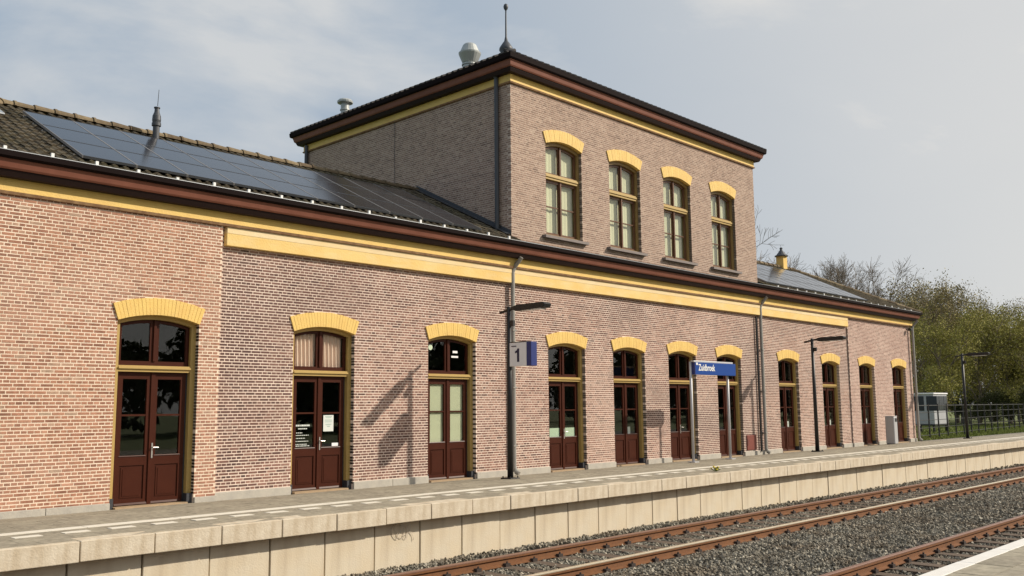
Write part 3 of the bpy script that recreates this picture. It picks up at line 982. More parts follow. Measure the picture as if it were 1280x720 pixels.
M['reflection_sheet'] = mat('pink_reflection_pleats', (0.90, 0.66, 0.54), 0.8)  # reflection in the fanlight glass, put into the colour of a pleated sheet
DM['reflL'] = reflection_sheet(.13, WD / 2 - .05, 'transom_reflection')
DM['reflR'] = reflection_sheet(WD / 2 + .05, WD - .14, 'transom_reflection')


def door(i, x, yf):
    o3 = (x, yf, 0)
    d = link('door', DM['door'], station, o3)
    for key, nm in (('transom_bar', 'transom_bar'), ('transom_window', 'transom_window'), ('paneTL', 'pane'), ('paneTR', 'pane'), ('stopL', 'door_stop'), ('stopR', 'door_stop'), ('leafL', 'door_leaf'), ('leafR', 'door_leaf'), ('puL', 'pane'), ('puR', 'pane'), ('plL', 'pane'), ('plR', 'pane'), ('blkL', 'jamb_block'), ('blkR', 'jamb_block'), ('threshold', 'threshold')):
        link(nm, DM[key], d, o3)
    if i in (0, 1, 3, 5):
        link('handle', DM['handle'], d, o3)
    if i == 2:
        link('blind', DM['blindL'], d, o3); link('blind', DM['blindR'], d, o3)
    if i in (3,):
        link('window_film', DM['filmL'], d, o3); link('window_film', DM['filmR'], d, o3)
    if i in (4, 7, 8, 9):
        link('card', DM['cardR'], d, o3)
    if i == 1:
        link('transom_reflection', DM['reflL'], d, o3); link('transom_reflection', DM['reflR'], d, o3)
    return d


doors = [door(i, x, {0: WINGY, 9: WINGR, 10: WINGR}.get(i, 0)) for i, x in enumerate(DOOR_X)]
door(11, 2.95, WINGY)
# opening-hours print on the left leaf of the second door (illegible lines)
x0 = DOOR_X[1]
m = MB()
rr = random.Random(3)
for k, (zz, a, b, h) in enumerate([(1.22, .19, .53, .030), (1.16, .27, .46, .018), (1.085, .18, .36, .014), (1.04, .18, .50, .012), (.985, .18, .42, .012), (.93, .18, .50, .012), (.875, .18, .46, .012), (.845, .18, .52, .014)]):
    c = a
    while c < b:
        w = rr.uniform(.012, .045)
        m.box(x0 + c, x0 + min(c + w, b), .1965, .1985, zz - h / 2, zz + h / 2)
        c += w + rr.uniform(.006, .012)
o = m.build('lettering', M['paper'], doors[1]); o['kind'] = 'stuff'; o['label'] = 'small white printed lines on the dark glass'
m = MB().box(x0 + WD / 2 + .13, x0 + WD / 2 + .36, .192, .197, 1.10, 1.405)
notice = m.build('paper_notice', M['paper'], None, origin=(x0 + WD / 2 + .13, .18, 1.10))
tag(notice, 'white printed paper notice taped inside the glass of a dark red door', 'notice')
m = MB()
for k, (zz, w, h) in enumerate([(1.375, .15, .012), (1.355, .12, .008), (1.315, .16, .008), (1.295, .17, .008), (1.275, .16, .008), (1.235, .15, .008), (1.22, .10, .008), (1.19, .07, .012)]):
    c = x0 + WD / 2 + .245
    m.box(c - w / 2, c + w / 2, .1905, .1918, zz - h / 2, zz + h / 2)
o = m.build('print', M['paper_ink'], notice)
tag(MB().box(x0 + WD - .36, x0 + WD - .21, .192, .198, .82, .88).build('door_sticker', M['sign_white'], doors[1]), 'pale blue sticker at the foot of the pane')
# yellow sticker and small label in the third transom
x0 = DOOR_X[2]
m = MB().lathe([(.06, 0), (.06, .004)], 0, 0, 16)
m.v = [(x0 + .22 + v[0], .182 + v[2], 2.80 + v[1]) for v in m.v]
m.build('round_sticker', M['film'], doors[2])
MB().box(x0 + .82, x0 + 1.02, .182, .186, 2.60, 2.64).box(x0 + .86, x0 + 1.0, .182, .186, 2.70, 2.75).build('transom_label', M['sign_white'], doors[2])


# ------------------------------------------------------------------ upper windows
TS_Z, TB_Z = 7.955, 5.66


def win_meshes():
    D = {}
    m = MB()
    m.box(0, .075, .09, .26, TB_Z, TS_Z - .01).box(WD - .075, WD, .09, .26, TB_Z, TS_Z - .01)
    a = arc_pts(0, WD, TS_Z, .125, 14, -.002); b = arc_pts(0, WD, TS_Z, .125, 14, -.09)
    m.prism(b + a[::-1], .088, .258).box(.075, WD - .075, .09, .259, TB_Z, TB_Z + .05)
    D['window'] = m.mesh('window', M['olive'])
    D['transom_bar'] = MB().box(.076, WD - .076, .085, .24, 7.095, 7.15).box(.076, WD - .076, .06, .24, 7.1505, 7.195).box(.076, WD - .076, .09, .24, 7.1955, 7.235).mesh('transom_bar', M['yellow_wood'])
    m = MB()
    m.box(.0755, .125, .15, .2, TB_Z + .0505, 8.0).box(WD - .125, WD - .0755, .15, .2, TB_Z + .0505, 8.0)
    m.box(WD / 2 - .06, WD / 2 + .06, .155, .198, TB_Z + .051, 8.02).box(WD / 2 - .025, WD / 2 + .025, .12, .1551, TB_Z + .051, 8.02)
    m.box(.125, WD - .125, .151, .199, TB_Z + .0508, TB_Z + .11).box(.125, WD - .125, .16, .196, 6.405, 6.435)
    m.box(.125, WD - .125, .151, .199, 7.03, 7.094).box(.125, WD - .125, .151, .199, 7.236, 7.28)
    aa = [(x, arc_z(x, 0, WD, TS_Z, .125, -.092)) for x in np.linspace(.077, WD - .077, 14)]
    bb = [(x, arc_z(x, 0, WD, TS_Z, .125, -.15)) for x in np.linspace(.077, WD - .077, 14)]
    m.prism(bb + aa[::-1], .1515, .1985)
    D['sash'] = m.mesh('sash', M['brown_sash'])
    for k, (a0, a1) in dict(L=(.12, WD / 2 - .055), R=(WD / 2 + .055, WD - .12)).items():
        D['a' + k] = MB().box(a0, a1, .176, .180, TB_Z + .1, 6.41).mesh('pane', M['glass_up'])
        D['b' + k] = MB().box(a0, a1, .176, .180, 6.43, 7.04).mesh('pane', M['glass_up'])
        D['c' + k] = MB().prism(sector(a0, a1, 7.27, .13, 8, TS_Z, .125), .176, .180).mesh('pane', M['glass_up'])
    D['sill'] = MB().prism_x([(-.11, 5.575), (.1, 5.575), (.1, 5.662), (-.11, 5.642)], -.14, WD + .12).mesh('sill', M['sill'])
    m = MB(); nc = 60
    for c in range(nc + 1):
        x = .08 + (WD - .16) * c / nc
        yy =   .262 + .005 * math.sin(c * .9) + .004 * math.sin(c * .37 + 1)
        m.v += [(x, yy, TB_Z + .03), (x, yy, 8.03)]
    for c in range(nc):
        m.f.append((2 * c, 2 * c + 2, 2 * c + 3, 2 * c + 1))
    D['blind'] = m.mesh('blind', M['blind'], smooth=True)
    return D


WM = win_meshes()
for x in DOOR_X[3:7]:
    w = link('window', WM['window'], station, (x, 0, 0))
    for key, nm in (('transom_bar', 'transom_bar'), ('sash', 'sash'), ('aL', 'pane'), ('aR', 'pane'), ('bL', 'pane'), ('bR', 'pane'), ('cL', 'pane'), ('cR', 'pane'), ('sill', 'sill'), ('blind', 'blind')):
        link(nm, WM[key], w, (x, 0, 0))

# ------------------------------------------------------------------ bands and cornices
FX0, FX1, FY0, FY1 = WL0, WR1, 0.0, DEPTH
MB().ring([(0, 4.735), (.13, 4.735), (.13, 4.95), (0, 4.95)], FX0, FX1, FY0, FY1).build('frieze', M['yellow'], station)
MB().ring([(0, 4.69), (.14, 4.69), (.158, 4.734), (0, 4.734)], FX0, FX1, FY0, FY1).build('moulding', M['dentil'], station)
MB().ring([(0, 4.951), (.13, 4.951), (.131, 4.925), (.25, 4.925), (.30, 5.0), (.30, 5.02), (0, 5.02)], FX0, FX1, FY0, FY1).build('cornice_bed', M['bed'], station)
MB().ring([(0, 5.021), (.325, 5.021), (.345, 5.045), (.375, 5.13), (.39, 5.16), (0, 5.16)], FX0, FX1, FY0, FY1).build('fascia', M['fascia'], station)
gut = MB().ring([(0, 5.161), (.42, 5.161), (.45, 5.19), (.455, 5.268), (.43, 5.268), (.425, 5.21), (0, 5.21)], FX0, FX1, FY0, FY1).build('gutter', M['gutter'], station)
MB().ring([(.428, 5.2685), (.458, 5.2685), (.458, 5.278), (.428, 5.278)], FX0, FX1, FY0, FY1).build('gutter_rim', M['zinc'], gut)
br = MB().box(-.022, .022, -.02, .02, 0, .075).mesh('gutter_bracket', M['white'])
x = 4.34
k = 0
while x < WR1:
    if not (TX0 - .2 < x < TX1 + .1):
        o = link('gutter_bracket', br, gut, (x, -.40, 5.24 + .02))
        o.scale = (1, 1, random.uniform(.8, 1.25))
    x += 0.655
# recessed-centre band: yellow below, cream above
MB().box(WL1 + .08, WR0 - .05, -.105, .006, 4.36, 4.575).build('band', M['yellow_band'], station, origin=(20.5, 0, 4.36), bevel=.004)
MB().box(WL1 + .08, WR0 - .05, -.109, .006, 4.576, 4.688).build('band', M['cream'], station, origin=(20.5, 0, 4.36), bevel=.004)
# tower
MB().ring([(0, 9.20), (.03, 9.20), (.03, 9.42), (0, 9.42)], TX0, TX1, 0, TY1).build('frieze', M['yellow'], station)
MB().ring([(0, 9.165), (.045, 9.165), (.06, 9.199), (0, 9.199)], TX0, TX1, 0, TY1).build('moulding', M['dentil'], station)
MB().ring([(0, 9.421), (.03, 9.421), (.031, 9.385), (.16, 9.385), (.20, 9.46), (.20, 9.48), (0, 9.48)], TX0, TX1, 0, TY1).build('cornice_bed', M['bed'], station)
MB().ring([(0, 9.481), (.22, 9.481), (.24, 9.51), (.265, 9.60), (.28, 9.63), (0, 9.63)], TX0, TX1, 0, TY1).build('fascia', M['fascia'], station)
MB().ring([(0, 9.631), (.31, 9.631), (.335, 9.66), (.345, 9.765), (.32, 9.765), (.3, 9.70), (0, 9.70)], TX0, TX1, 0, TY1).build('gutter', M['gutter'], station)

# ------------------------------------------------------------------ roofs
EO, EZ = 0.41, 5.235
RY, RZT = 3.4, 7.10
SL = (RZT - EZ) / (RY + EO)
hx0, hx1 = FX0 - EO, FX1 + EO
rb = MB()
run = RY + EO
ridge0, ridge1 = hx0 + run, hx1 - run
V4 = [(hx0, -EO, EZ - .03), (hx1, -EO, EZ - .03), (hx1, FY1 + EO, EZ - .03), (hx0, FY1 + EO, EZ - .03), (ridge0, RY, RZT - .03), (ridge1, RY, RZT - .03)]
rb.v = V4
rb.f = [(0, 1, 5, 4), (1, 2, 5), (2, 3, 4, 5), (3, 0, 4), (0, 3, 2, 1)]
roof = rb.build('roof', M['roof_base'], station)
slope_len = math.hypot(run, RZT - EZ)
cosS, sinS = run / slope_len, (RZT - EZ) / slope_len


def pantiles(xa, xb, seed):
    rng = random.Random(seed)
    V, Fq, T = [], [], []
    tw, th = .178, .245
    nr = int(slope_len / th)
    x = xa
    nseg = 6
    prof = [(0, .030), (.16, .050), (.34, .038), (.52, .012), (.72, .0), (.88, .004), (1.0, .022)]
    while x < xb:
        for r_ in range(nr):
            s0 = .02 + r_ * th; s1 = s0 + th + .03
            yc = -EO + s0 * cosS
            if x < hx0 + (yc + EO) or x + tw > hx1 - (yc + EO): continue
            b = len(V); tone = rng.betavariate(2, 2); jz = rng.uniform(-.006, .006)
            for (s, lift) in ((s0, .028), (s1, .004)):
                for (u, h) in prof:
                    n_ = h + lift + jz
                    V.append((x + u * tw, -EO + s * cosS - n_ * sinS, EZ - .02 + s * sinS + n_ * cosS))
            k = len(prof)
            for i in range(k - 1):
                Fq.append((b + i, b + i + 1, b + k + i + 1, b + k + i)); T.append(tone)
            # front lip
            b2 = len(V)
            for (u, h) in prof:
                n_ = h + jz - .005
                V.append((x + u * tw, -EO + s0 * cosS - n_ * sinS, EZ - .02 + s0 * sinS + n_ * cosS))
            for i in range(k - 1):
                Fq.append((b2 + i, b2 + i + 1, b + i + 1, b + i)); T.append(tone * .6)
        x += tw
    return np_mesh('roof_tiles', V, Fq, M['tile'], T)


for (xa, xb, sd_) in ((hx0, TX0 - .02, 1), (TX1 + .02, hx1, 2)):
    o = link('roof_tiles', pantiles(xa, xb, sd_), roof); o['kind'] = 'stuff'; o.location = -wloc(roof)


def ridge_tile_mesh():
    m = MB(); n = 8
    for (x, r) in ((0, .125), (.33, .105), (.331, .13), (.375, .13)):
        for i in range(n + 1):
            t = math.pi * i / n
            m.v.append((x, r * math.cos(t), r * .9 * math.sin(t)))
    k = n + 1
    for a in range(3):
        for i in range(n):
            m.f.append((a * k + i, a * k + i + 1, (a + 1) * k + i + 1, (a + 1) * k + i))
    return m.mesh('ridge_tile', M['tile_one'])


RT = ridge_tile_mesh()
x = ridge0 - .1
while x < ridge1:
    if not (TX0 - .35 < x < TX1 - .02):
        o = link('ridge_tile', RT, roof, (x, RY, RZT + random.uniform(0, .012)))
        o.rotation_euler = (0, random.uniform(-.02, .02), random.uniform(-.015, .015))
    x += .36
# hips (front left and front right)
for (sx, ex) in ((hx0, ridge0), (hx1, ridge1)):
    a = Vector((sx, -EO, EZ + .01)); b = Vector((ex, RY, RZT + .01))
    L = (b - a).length; n = int(L / .36)
    for i in range(n):
        p = a.lerp(b, i / n)
        o = link('ridge_tile', RT, roof, p)
        o.rotation_euler = (b - a).to_track_quat('X', 'Z').to_euler()
# lead flashing strip on the left hip and where the roof meets the tower
MB().box(4.55, 5.05, 2.05, 2.45, 0, .02).build('roof_hatch', M['zinc'], roof)
h = bpy.data.objects.get('roof_hatch')
for v in h.data.vertices:
    wy = v.co.y + 0
    v.co.z = (EZ + (v.co.y + wloc(roof).y + EO) * SL) + .09 + (v.co.z if v.co.z > .01 else 0) - wloc(roof).z
fl = MB()
fl.prism([(0, 0), (1, 0), (1, 1), (0, 1)], 0, 0.001); fl.v = []; fl.f = []
for (s0, s1) in ((0, slope_len),):
    b = 0
    pts = [(-EO + .4, 0), (RY, 0)]
    y0, y1 = .01, RY
    z0, z1 = EZ + (y0 + EO) * SL, RZT
    fl.v += [(TX0 - .012, y0, z0 - .05), (TX0 - .012, y1, z1 - .05), (TX0 - .012, y1, z1 + .17), (TX0 - .012, y0, z0 + .17), (TX0 - .16, y0, z0 + .075), (TX0 - .16, y1, z1 + .075), (TX0 - .012, y0, z0 + .09), (TX0 - .012, y1, z1 + .09)]
    fl.f += [(0, 1, 2, 3), (4, 5, 7, 6)]
fl.build('flashing', M['lead'], roof)

# tower roof
tz, to = 9.74, 0.30
AZ = 12.05
ty = TY1 / 2
rr_ = ty + to
tr = MB()
tr.v = [(TX0 - to, -to, tz), (TX1 + to, -to, tz), (TX1 + to, TY1 + to, tz), (TX0 - to, TY1 + to, tz), (TX0 - to + rr_, ty, AZ), (TX1 + to - rr_, ty, AZ)]
tr.f = [(0, 1, 5, 4), (1, 2, 5), (2, 3, 4, 5), (3, 0, 4), (0, 3, 2, 1)]
troof = tr.build('upper_roof', M['slate'], station)
m = MB()
x = TX0 - .33
while x < TX1 + .3:
    m.tube((x + .1, -.34, 9.755), (x + .1, -.05, 9.755 + .29 * .5), .055, .05, 7)
    x += .205
y = -.3
while y < TY1 + .3:
    m.tube((TX0 - .34, y + .1, 9.755), (TX0 - .05, y + .1, 9.755 + .29 * .5), .055, .05, 7)
    y += .205
o = m.build('eaves_tiles', M['slate'], troof); o['kind'] = 'stuff'
# finial
fx, fy = TX0 - to + rr_ + .02, ty
fin = MB().lathe([(0.198, 11.918), (0.198, 12.255), (0.172, 12.332), (0.218, 12.400), (0.205, 12.477), (0.119, 12.612), (0.059, 12.689), (0.046, 12.767), (0.030, 12.834), (0.023, 13.558), (0.020, 13.674), (0.059, 13.732), (0.076, 13.799), (0.059, 13.867), (0.013, 13.905)], fx, fy, 16).build('finial', M['lead'], troof, smooth=True)
# vents on the tower roof
MB().lathe([(0.187, 9.950), (0.187, 10.303), (0.209, 10.313), (0.209, 10.350), (0.166, 10.350), (0.194, 10.387), (0.288, 10.610), (0.295, 10.647), (0.259, 10.666), (0.180, 10.852), (0.144, 10.889), (0.014, 10.899)], 15.95, 2.05, 20).build('roof_vent', M['vent'], troof)
MB().lathe([(0.128, 9.900), (0.128, 10.420), (0.150, 10.430), (0.150, 10.470), (0.128, 10.480), (0.128, 10.620), (0.232, 10.660), (0.240, 10.710), (0.195, 10.760), (0.015, 10.790)], 16.05, 7.6, 18).build('roof_vent', M['vent'], troof)
# vent pipe with aerial on the left roof, brick chimney on the right roof
v1 = MB().lathe([(.065, 6.7), (.065, 7.20), (.09, 7.21), (.09, 7.27), (.078, 7.28), (.086, 7.33), (.08, 7.42), (.05, 7.50), (.045, 7.57), (.06, 7.58), (.06, 7.60), (.02, 7.61)], 8.14, 3.02, 16).build('vent_pipe', M['lead'], roof)
MB().tube((8.16, 3.04, 7.64), (8.17, 3.03, 7.98), .007, .005, 6).build('aerial', M['lead'], v1)
ch = MB().box(34.70, 35.02, 3.20, 3.52, 6.6, 7.58).build('chimney', M['yellow'], roof)
MB().lathe([(.27, 7.58), (.27, 7.62), (.21, 7.64), (.06, 7.84), (.05, 7.90), (.07, 7.93), (.01, 7.97)], 34.86, 3.36, 12).build('chimney_cap', M['lead'], ch)

# solar panels
def solar(xa, n, ncut, label, group):
    cw, rows_, rh = .862, 3, 1.035
    lift = .10
    base_s = .32
    mesh = MB().box(.006, cw - .006, .006, rh - .006, -.035, 0).mesh('solar_panel', M['solar'])
    side = MB().box(0, .012, 0, rh, -.04, .0035).mesh('side_rail', M['solar_frame'])
    ends = MB().box(.012, cw - .012, 0, .012, -.04, .003).mesh('end_rail', M['lead'])
    rowname = ['bottom row just above the gutter', 'middle row', 'top row just below the ridge tiles']
    for c in range(n):
        for r_ in range(rows_):
            s = base_s + r_ * (rh + .012)
            yy = -EO + s * cosS - lift * sinS; zz = EZ + s * sinS + lift * cosS
            o = link('solar_panel', mesh, None, (xa + c * (cw + .006), yy, zz))
            o.rotation_euler = (math.atan2(sinS, cosS), 0, 0)
            tag(o, label % rowname[r_], 'solar panel', group)
            for nm, me, loc in (('side_rail', side, (0, 0, 0)), ('side_rail', side, (cw - .012, 0, 0)), ('end_rail', ends, (0, 0, 0)), ('end_rail', ends, (0, rh - .012, 0))):
                f2 = bpy.data.objects.new(nm, me); COL.objects.link(f2); f2.parent = o; f2.location = loc


solar(5.52, 10, 0, 'solar panel on the roof with the vent pipe, %s', 'solar panels on the roof with the dark vent pipe')
solar(27.0, 9, 0, 'solar panel on the roof with the yellow chimney, %s', 'solar panels on the roof with the yellow chimney')
# mounting rails under the panels
for (xa, xb) in ((5.46, 14.22), (26.95, 34.85)):
    for s_ in (.55, 1.1, 1.6, 2.15, 2.65, 3.2):
        yy = -EO + s_ * cosS - .035 * sinS; zz = EZ + s_ * sinS + .035 * cosS
        MB().box(xa, xb, yy - .02, yy + .02, zz - .03, zz + .015).build('mounting_rail', M['lead'], roof)

# ------------------------------------------------------------------ downpipes
def downpipe(x, yw, ztop, zbot, r, material, shoe=True, swan=True, parent=station):
    m = MB()
    yp = yw - r - .04
    pts = [(x, yp, zbot + .12), (x, yp, ztop - .35)]
    if swan: pts += [(x + .03, yp - .02, ztop - .25), (x + .09, yp - .20, ztop - .02)]
    m.path(pts, r, 10)
    if shoe: m.path([(x, yp, zbot + .14), (x + .02, yp - .02, zbot + .05), (x + .05, yp - .10, zbot)], r * 1.08, 10)
    z = zbot + .6
    while z < ztop - .5:
        m.box(x - r - .012, x + r + .012, yp - r - .006, yw + .0, z, z + .03)
        z += 1.3
    return m.build('downpipe', material, parent, origin=(x, yp, zbot))


downpipe(15.25, -.0, 4.96, .05, .05, M['zinc_pipe'])
downpipe(26.62, -.0, 4.96, .05, .05, M['zinc_pipe'])
downpipe(38.98, WINGY, 4.96, .05, .05, M['zinc_pipe'])
m = MB().tube((26.40, -.05, .1), (26.40, -.05, 4.3), .03, .03, 8)
m.build('cable_duct', M['black_metal'], station)
# tower downpipes on the shaded side
m = MB().tube((TX0 - .07, .40, 5.5), (TX0 - .07, .40, 9.35), .055, .055, 10).tube((TX0 - .07, .40, 9.35), (TX0 - .2, .40, 9.6), .055, .055, 10)
m.build('downpipe', M['lead'], station)
m = MB().tube((TX0 - .07, 8.40, 7.0), (TX0 - .07, 8.40, 9.35), .055, .055, 10)
m.build('downpipe', M['lead'], station)
MB().tube((TX0 - .02, 4.3, 7.0), (TX0 - .02, 4.3, 9.3), .006, .006, 6).build('lightning_wire', M['lead'], station)
# yellow hopper boxes, small security lamp near the corner
MB().box(38.62, 38.78, WINGY - .17, WINGY - .04, 4.50, 4.60).build('corner_lamp', M['black_metal'], station, bevel=.01)
# foot of pipe: pale bent cover beside the first lamp
hx = MB().box(25.60, 26.16, -.03, .02, .17, .62)
hatch = hx.build('wall_hatch', M['hatch'], None, origin=(25.88, 0, .17), bevel=.006)
tag(hatch, 'small red brown metal box low on the brick wall beside a downpipe', 'utility box')
MB().box(25.62, 25.635, -.036, -.03, .3, .5).build('hatch_hinge', M['lead'], hatch)


# ------------------------------------------------------------------ platform furniture
def lamp(x, y, zb, label):
    t = thing('platform_lamp', (x, y, zb), label, 'lamp post', 'lamp posts along the platform')
    H = 3.50
    MB().box(x - .14, x + .14, y - .14, y + .14, zb - .01, zb + .02).build('base_plate', M['black_metal'], t, bevel=.004)
    m = MB()
    for (sx, sy) in ((-1, -1), (1, -1), (1, 1), (-1, 1)):
        m.tube((x + sx * .105, y + sy * .105, zb + .02), (x + sx * .105, y + sy * .105, zb + .05), .016, .016, 6)
    m.build('bolts', M['black_metal'], t)
    MB().tube((x, y, zb), (x, y, zb + H), .062, .045, 14).build('pole', M['black_metal'], t, smooth=True)
    z1 = zb + H - .05
    # arm: short stub behind, long flat head reaching over the platform
    m = MB().tube((x, y + .26, z1 - .06), (x, y - .22, z1 + .02), .028, .028, 8)
    m.build('arm', M['black_metal'], t)
    hd = MB()
    pts = [(y - .15, z1 - .015), (y - .28, z1 - .065), (y - 1.05, z1 - .045), (y - 1.08, z1 + .03), (y - 1.03, z1 + .065), (y - .30, z1 + .06), (y - .15, z1 + .02)]
    hd.prism_x(pts, x - .11, x + .11)
    hd.build('lamp_head', M['black_metal'], t, bevel=.01)
    MB().box(x - .07, x + .07, y - .95, y - .40, z1 - .07, z1 - .05).build('diffuser', M['sign_white'], t)
    MB().box(x - .03, x + .03, y - .14, y - .05, z1 - .36, z1 - .24).build('sensor', M['black_metal'], t)
    return t


lamp(13.76, -1.40, .09, 'black lamp post carrying the platform number sign')
lamp(27.48, -1.36, .09, 'black lamp post between the blue name sign and the grey litter bin')
lamp(41.0, -1.40, .09, 'black lamp post in front of the wire fence past the end of the station')


def text_mesh(body, name, material, size, thick):
    c = bpy.data.curves.new(name, 'FONT'); c.body = body; c.size = size; c.extrude = thick; c.resolution_u = 3
    c.offset = 0.004 * size / .2
    t = bpy.data.objects.new(name + '_tmp', c); COL.objects.link(t)
    dg = bpy.context.evaluated_depsgraph_get()
    m = bpy.data.meshes.new_from_object(t.evaluated_get(dg))
    bpy.data.objects.remove(t); bpy.data.curves.remove(c)
    m.name = name
    m.materials.clear(); m.materials.append(material)
    return m


# platform number sign: white face with 1, blue end
sx, sy0, sy1, sz0, sz1 = 13.76, -1.49, -2.09, 2.35, 2.83
ns = thing('platform_number_sign', (sx, sy0, sz0), 'white box sign with the number 1 and a blue edge, mounted on a lamp post', 'sign')
MB().box(sx - .085, sx + .085, sy1 + .13, sy0, sz0, sz1).build('sign_face', M['sign_white'], ns, bevel=.004)
MB().box(sx - .088, sx + .088, sy1, sy1 + .129, sz0 - .003, sz1 + .003).build('sign_end', M['sign_side'], ns, bevel=.006)
MB().box(sx - .09, sx + .09, sy1 + .13, sy0 + .005, sz1 + .001, sz1 + .018).build('sign_cap', M['black_metal'], ns)
MB().box(sx - .04, sx + .04, sy0, sy0 + .12, sz0 + .08, sz0 + .13).box(sx - .04, sx + .04, sy0, sy0 + .12, sz1 - .13, sz1 - .08).build('bracket', M['black_metal'], ns)
tm = MB().prism([(.075, 0), (.135, 0), (.135, .27), (.085, .27), (.07, .235), (.02, .215), (.02, .175), (.075, .19)], -.002, .002)
tm.v = [(v[0], -v[2] * 0 + v[2], -v[1]) for v in tm.v]
tm = tm.mesh('numeral', M['ink'])
for (side, rz) in ((-1, -math.pi / 2), (1, math.pi / 2)):
    o = link('numeral', tm, ns, (sx + side * .0885, (sy0 + sy1 + .13) / 2 + (.10 if side < 0 else -.10), sz0 + .085))
    o.rotation_euler = (math.pi / 2, 0, rz)
MB().box(sx - .0875, sx - .085, sy0 - .19, sy0 - .05, sz1 - .085, sz1 - .065).build('small_print', M['ink'], ns)

# station name sign
nx0, nx1, ny = 20.60, 22.66, -1.38
sg = thing('station_name_sign', (nx0, ny, .09), 'long blue station name sign with white lettering on two grey posts', 'sign')
MB().box(nx0 + .06, nx1, ny - .06, ny + .06, 2.325, 2.645).build('board', M['sign_blue'], sg, bevel=.006)
MB().box(nx0 + .03, nx0 + .0595, ny - .058, ny + .058, 2.33, 2.64).build('board_end', M['sign_side'], sg)
MB().box(nx0, nx1 - .12, ny - .05, ny + .05, 2.647, 2.69).build('top_rail', M['grey_post'], sg, bevel=.005)
for px_ in (nx0 + .03, nx1 - .22):
    MB().tube((px_, ny + .075, .09), (px_, ny + .075, 2.66), .036, .036, 12).build('post', M['grey_post'], sg, smooth=True)
    MB().box(px_ - .10, px_ + .10, ny - .03, ny + .18, .085, .105).build('foot_plate', M['grey_post'], sg)
tm = text_mesh('Zuidbroek', 'lettering', M['white'], .235, .0015)
o = link('lettering', tm, sg, (nx0 + .20, ny - .0625, 2.435)); o.rotation_euler = (math.pi / 2, 0, 0); o.scale = (.78, 1, 1)
MB().box(nx0 + .09, nx0 + .17, ny - .0635, ny - .0605, 2.575, 2.635).build('small_symbol', M['white'], sg)

# litter bin
bx, by = 35.15, -.62
lb = thing('litter_bin', (bx, by, .04), 'tall grey metal litter bin with a black slot standing against the brick wall', 'litter bin')
MB().box(bx - .16, bx + .16, by - .17, by + .17, .05, 1.06).build('body', M['bin_front'], lb, bevel=.03)
MB().box(bx - .14, bx + .14, by - .15, by + .15, .03, .06).build('plinth', M['black_metal'], lb)
MB().box(bx - .07, bx + .10, by - .176, by - .16, .87, 1.0).build('slot', M['black_metal'], lb)
MB().box(bx - .165, bx + .165, by - .175, by + .175, 1.06, 1.085).build('lid', M['grey_post'], lb, bevel=.008)

# weed with yellow flowers on the coping edge
wx, wy = 17.9, -3.62
for (px_, pyy) in ((0, 0),):
    wd = thing('weed', (wx, wy, .1), 'tiny yellow flowering weed growing at the platform edge', 'plant')
    m = MB(); fl = MB()
    for i in range(16):
        a = random.uniform(0, 6.28); l = random.uniform(.05, .16)
        p1 = (wx + math.cos(a) * l, wy + math.sin(a) * l * .6, .1 + random.uniform(.02, .10))
        m.tube((wx, wy, .095), p1, .006, .012, 5)
        if i % 2: fl.lathe([(.004, p1[2]), (.026, p1[2] + .008), (.02, p1[2] + .022), (.002, p1[2] + .024)], p1[0], p1[1], 7)
    m.build('leaves', M['weed'], wd); fl.build('flowers', M['flower'], wd)

# faint sprayed scribble on a platform wall panel
gf = MB()
rg_ = random.Random(5)
gx, gz = 8.65, -.24
pts = []
for i in range(60):
    t = i / 59
    pts.append((gx + .10 + .38 * t + .05 * math.sin(t * 40), -3.8125, gz + .10 * math.sin(t * 23 + .6) - .06 * t + .03 * math.sin(t * 61)))
for a, b in zip(pts[:-1], pts[1:]):
    gf.tube(a, b, .003 + .003 * rg_.random(), .004, 4)
gfo = gf.build('graffiti_scribble', M['graffiti'], platform)
gfo['label'] = 'pale sprayed scribble on a concrete wall panel'

# ------------------------------------------------------------------ fence and cabin beyond the station
FA, FB = Vector((41.6, .75, 0)), Vector((66, 3.2, 0))
fe = thing('wire_fence', FA, 'black metal fence of slim posts and rails beyond the end of the station', 'fence')
L = (FB - FA).length; n = 15
dirf = (FB - FA).normalized()
for i in range(n + 1):
    p = FA + dirf * (L * (i / n))
    MB().tube((p.x, p.y, -.08), (p.x, p.y, 1.52), .038, .034, 8).build('fence_post', M['black_metal'], fe)
for z in (1.45, 1.14, .80, .46, .14):
    MB().tube(FA + Vector((0, 0, z)), FB + Vector((0, 0, z)), .014 if z < 1.4 else .02, None, 6).build('fence_rail', M['black_metal'], fe)

cx, cy = 54.4, 4.9
cb = thing('portable_cabin', (cx, cy, 0), 'pale grey raised cabin with dark windows half hidden behind the station corner', 'cabin')
MB().box(cx - 1.2, cx + .9, cy - .7, cy + .9, .40, 2.05).build('body', M['cabin'], cb, bevel=.03)
MB().box(cx - 1.25, cx + .95, cy - .75, cy + .95, 2.05, 2.13).build('roof', M['sign_white'], cb, bevel=.02)
for (a, b) in ((-1.1, -.42), (-.36, .30), (.36, .82)):
    MB().box(cx + a, cx + b, cy - .715, cy - .69, 1.15, 1.95).build('window', M['dark_glass'], cb)
for a in (-.6, .1, .65):
    MB().box(cx - 1.215, cx - 1.19, cy + a - .28, cy + a + .28, 1.15, 1.95).build('window', M['dark_glass'], cb)
MB().box(cx - 1.22, cx + .92, cy - .72, cy + .92, .34, .40).build('skirt', M['black_metal'], cb)
for (sx_, sy_) in ((-1.1, -.6), (.8, -.6), (.8, .8), (-1.1, .8)):
    MB().box(cx + sx_ - .05, cx + sx_ + .05, cy + sy_ - .05, cy + sy_ + .05, -.06, .34).build('leg', M['black_metal'], cb)

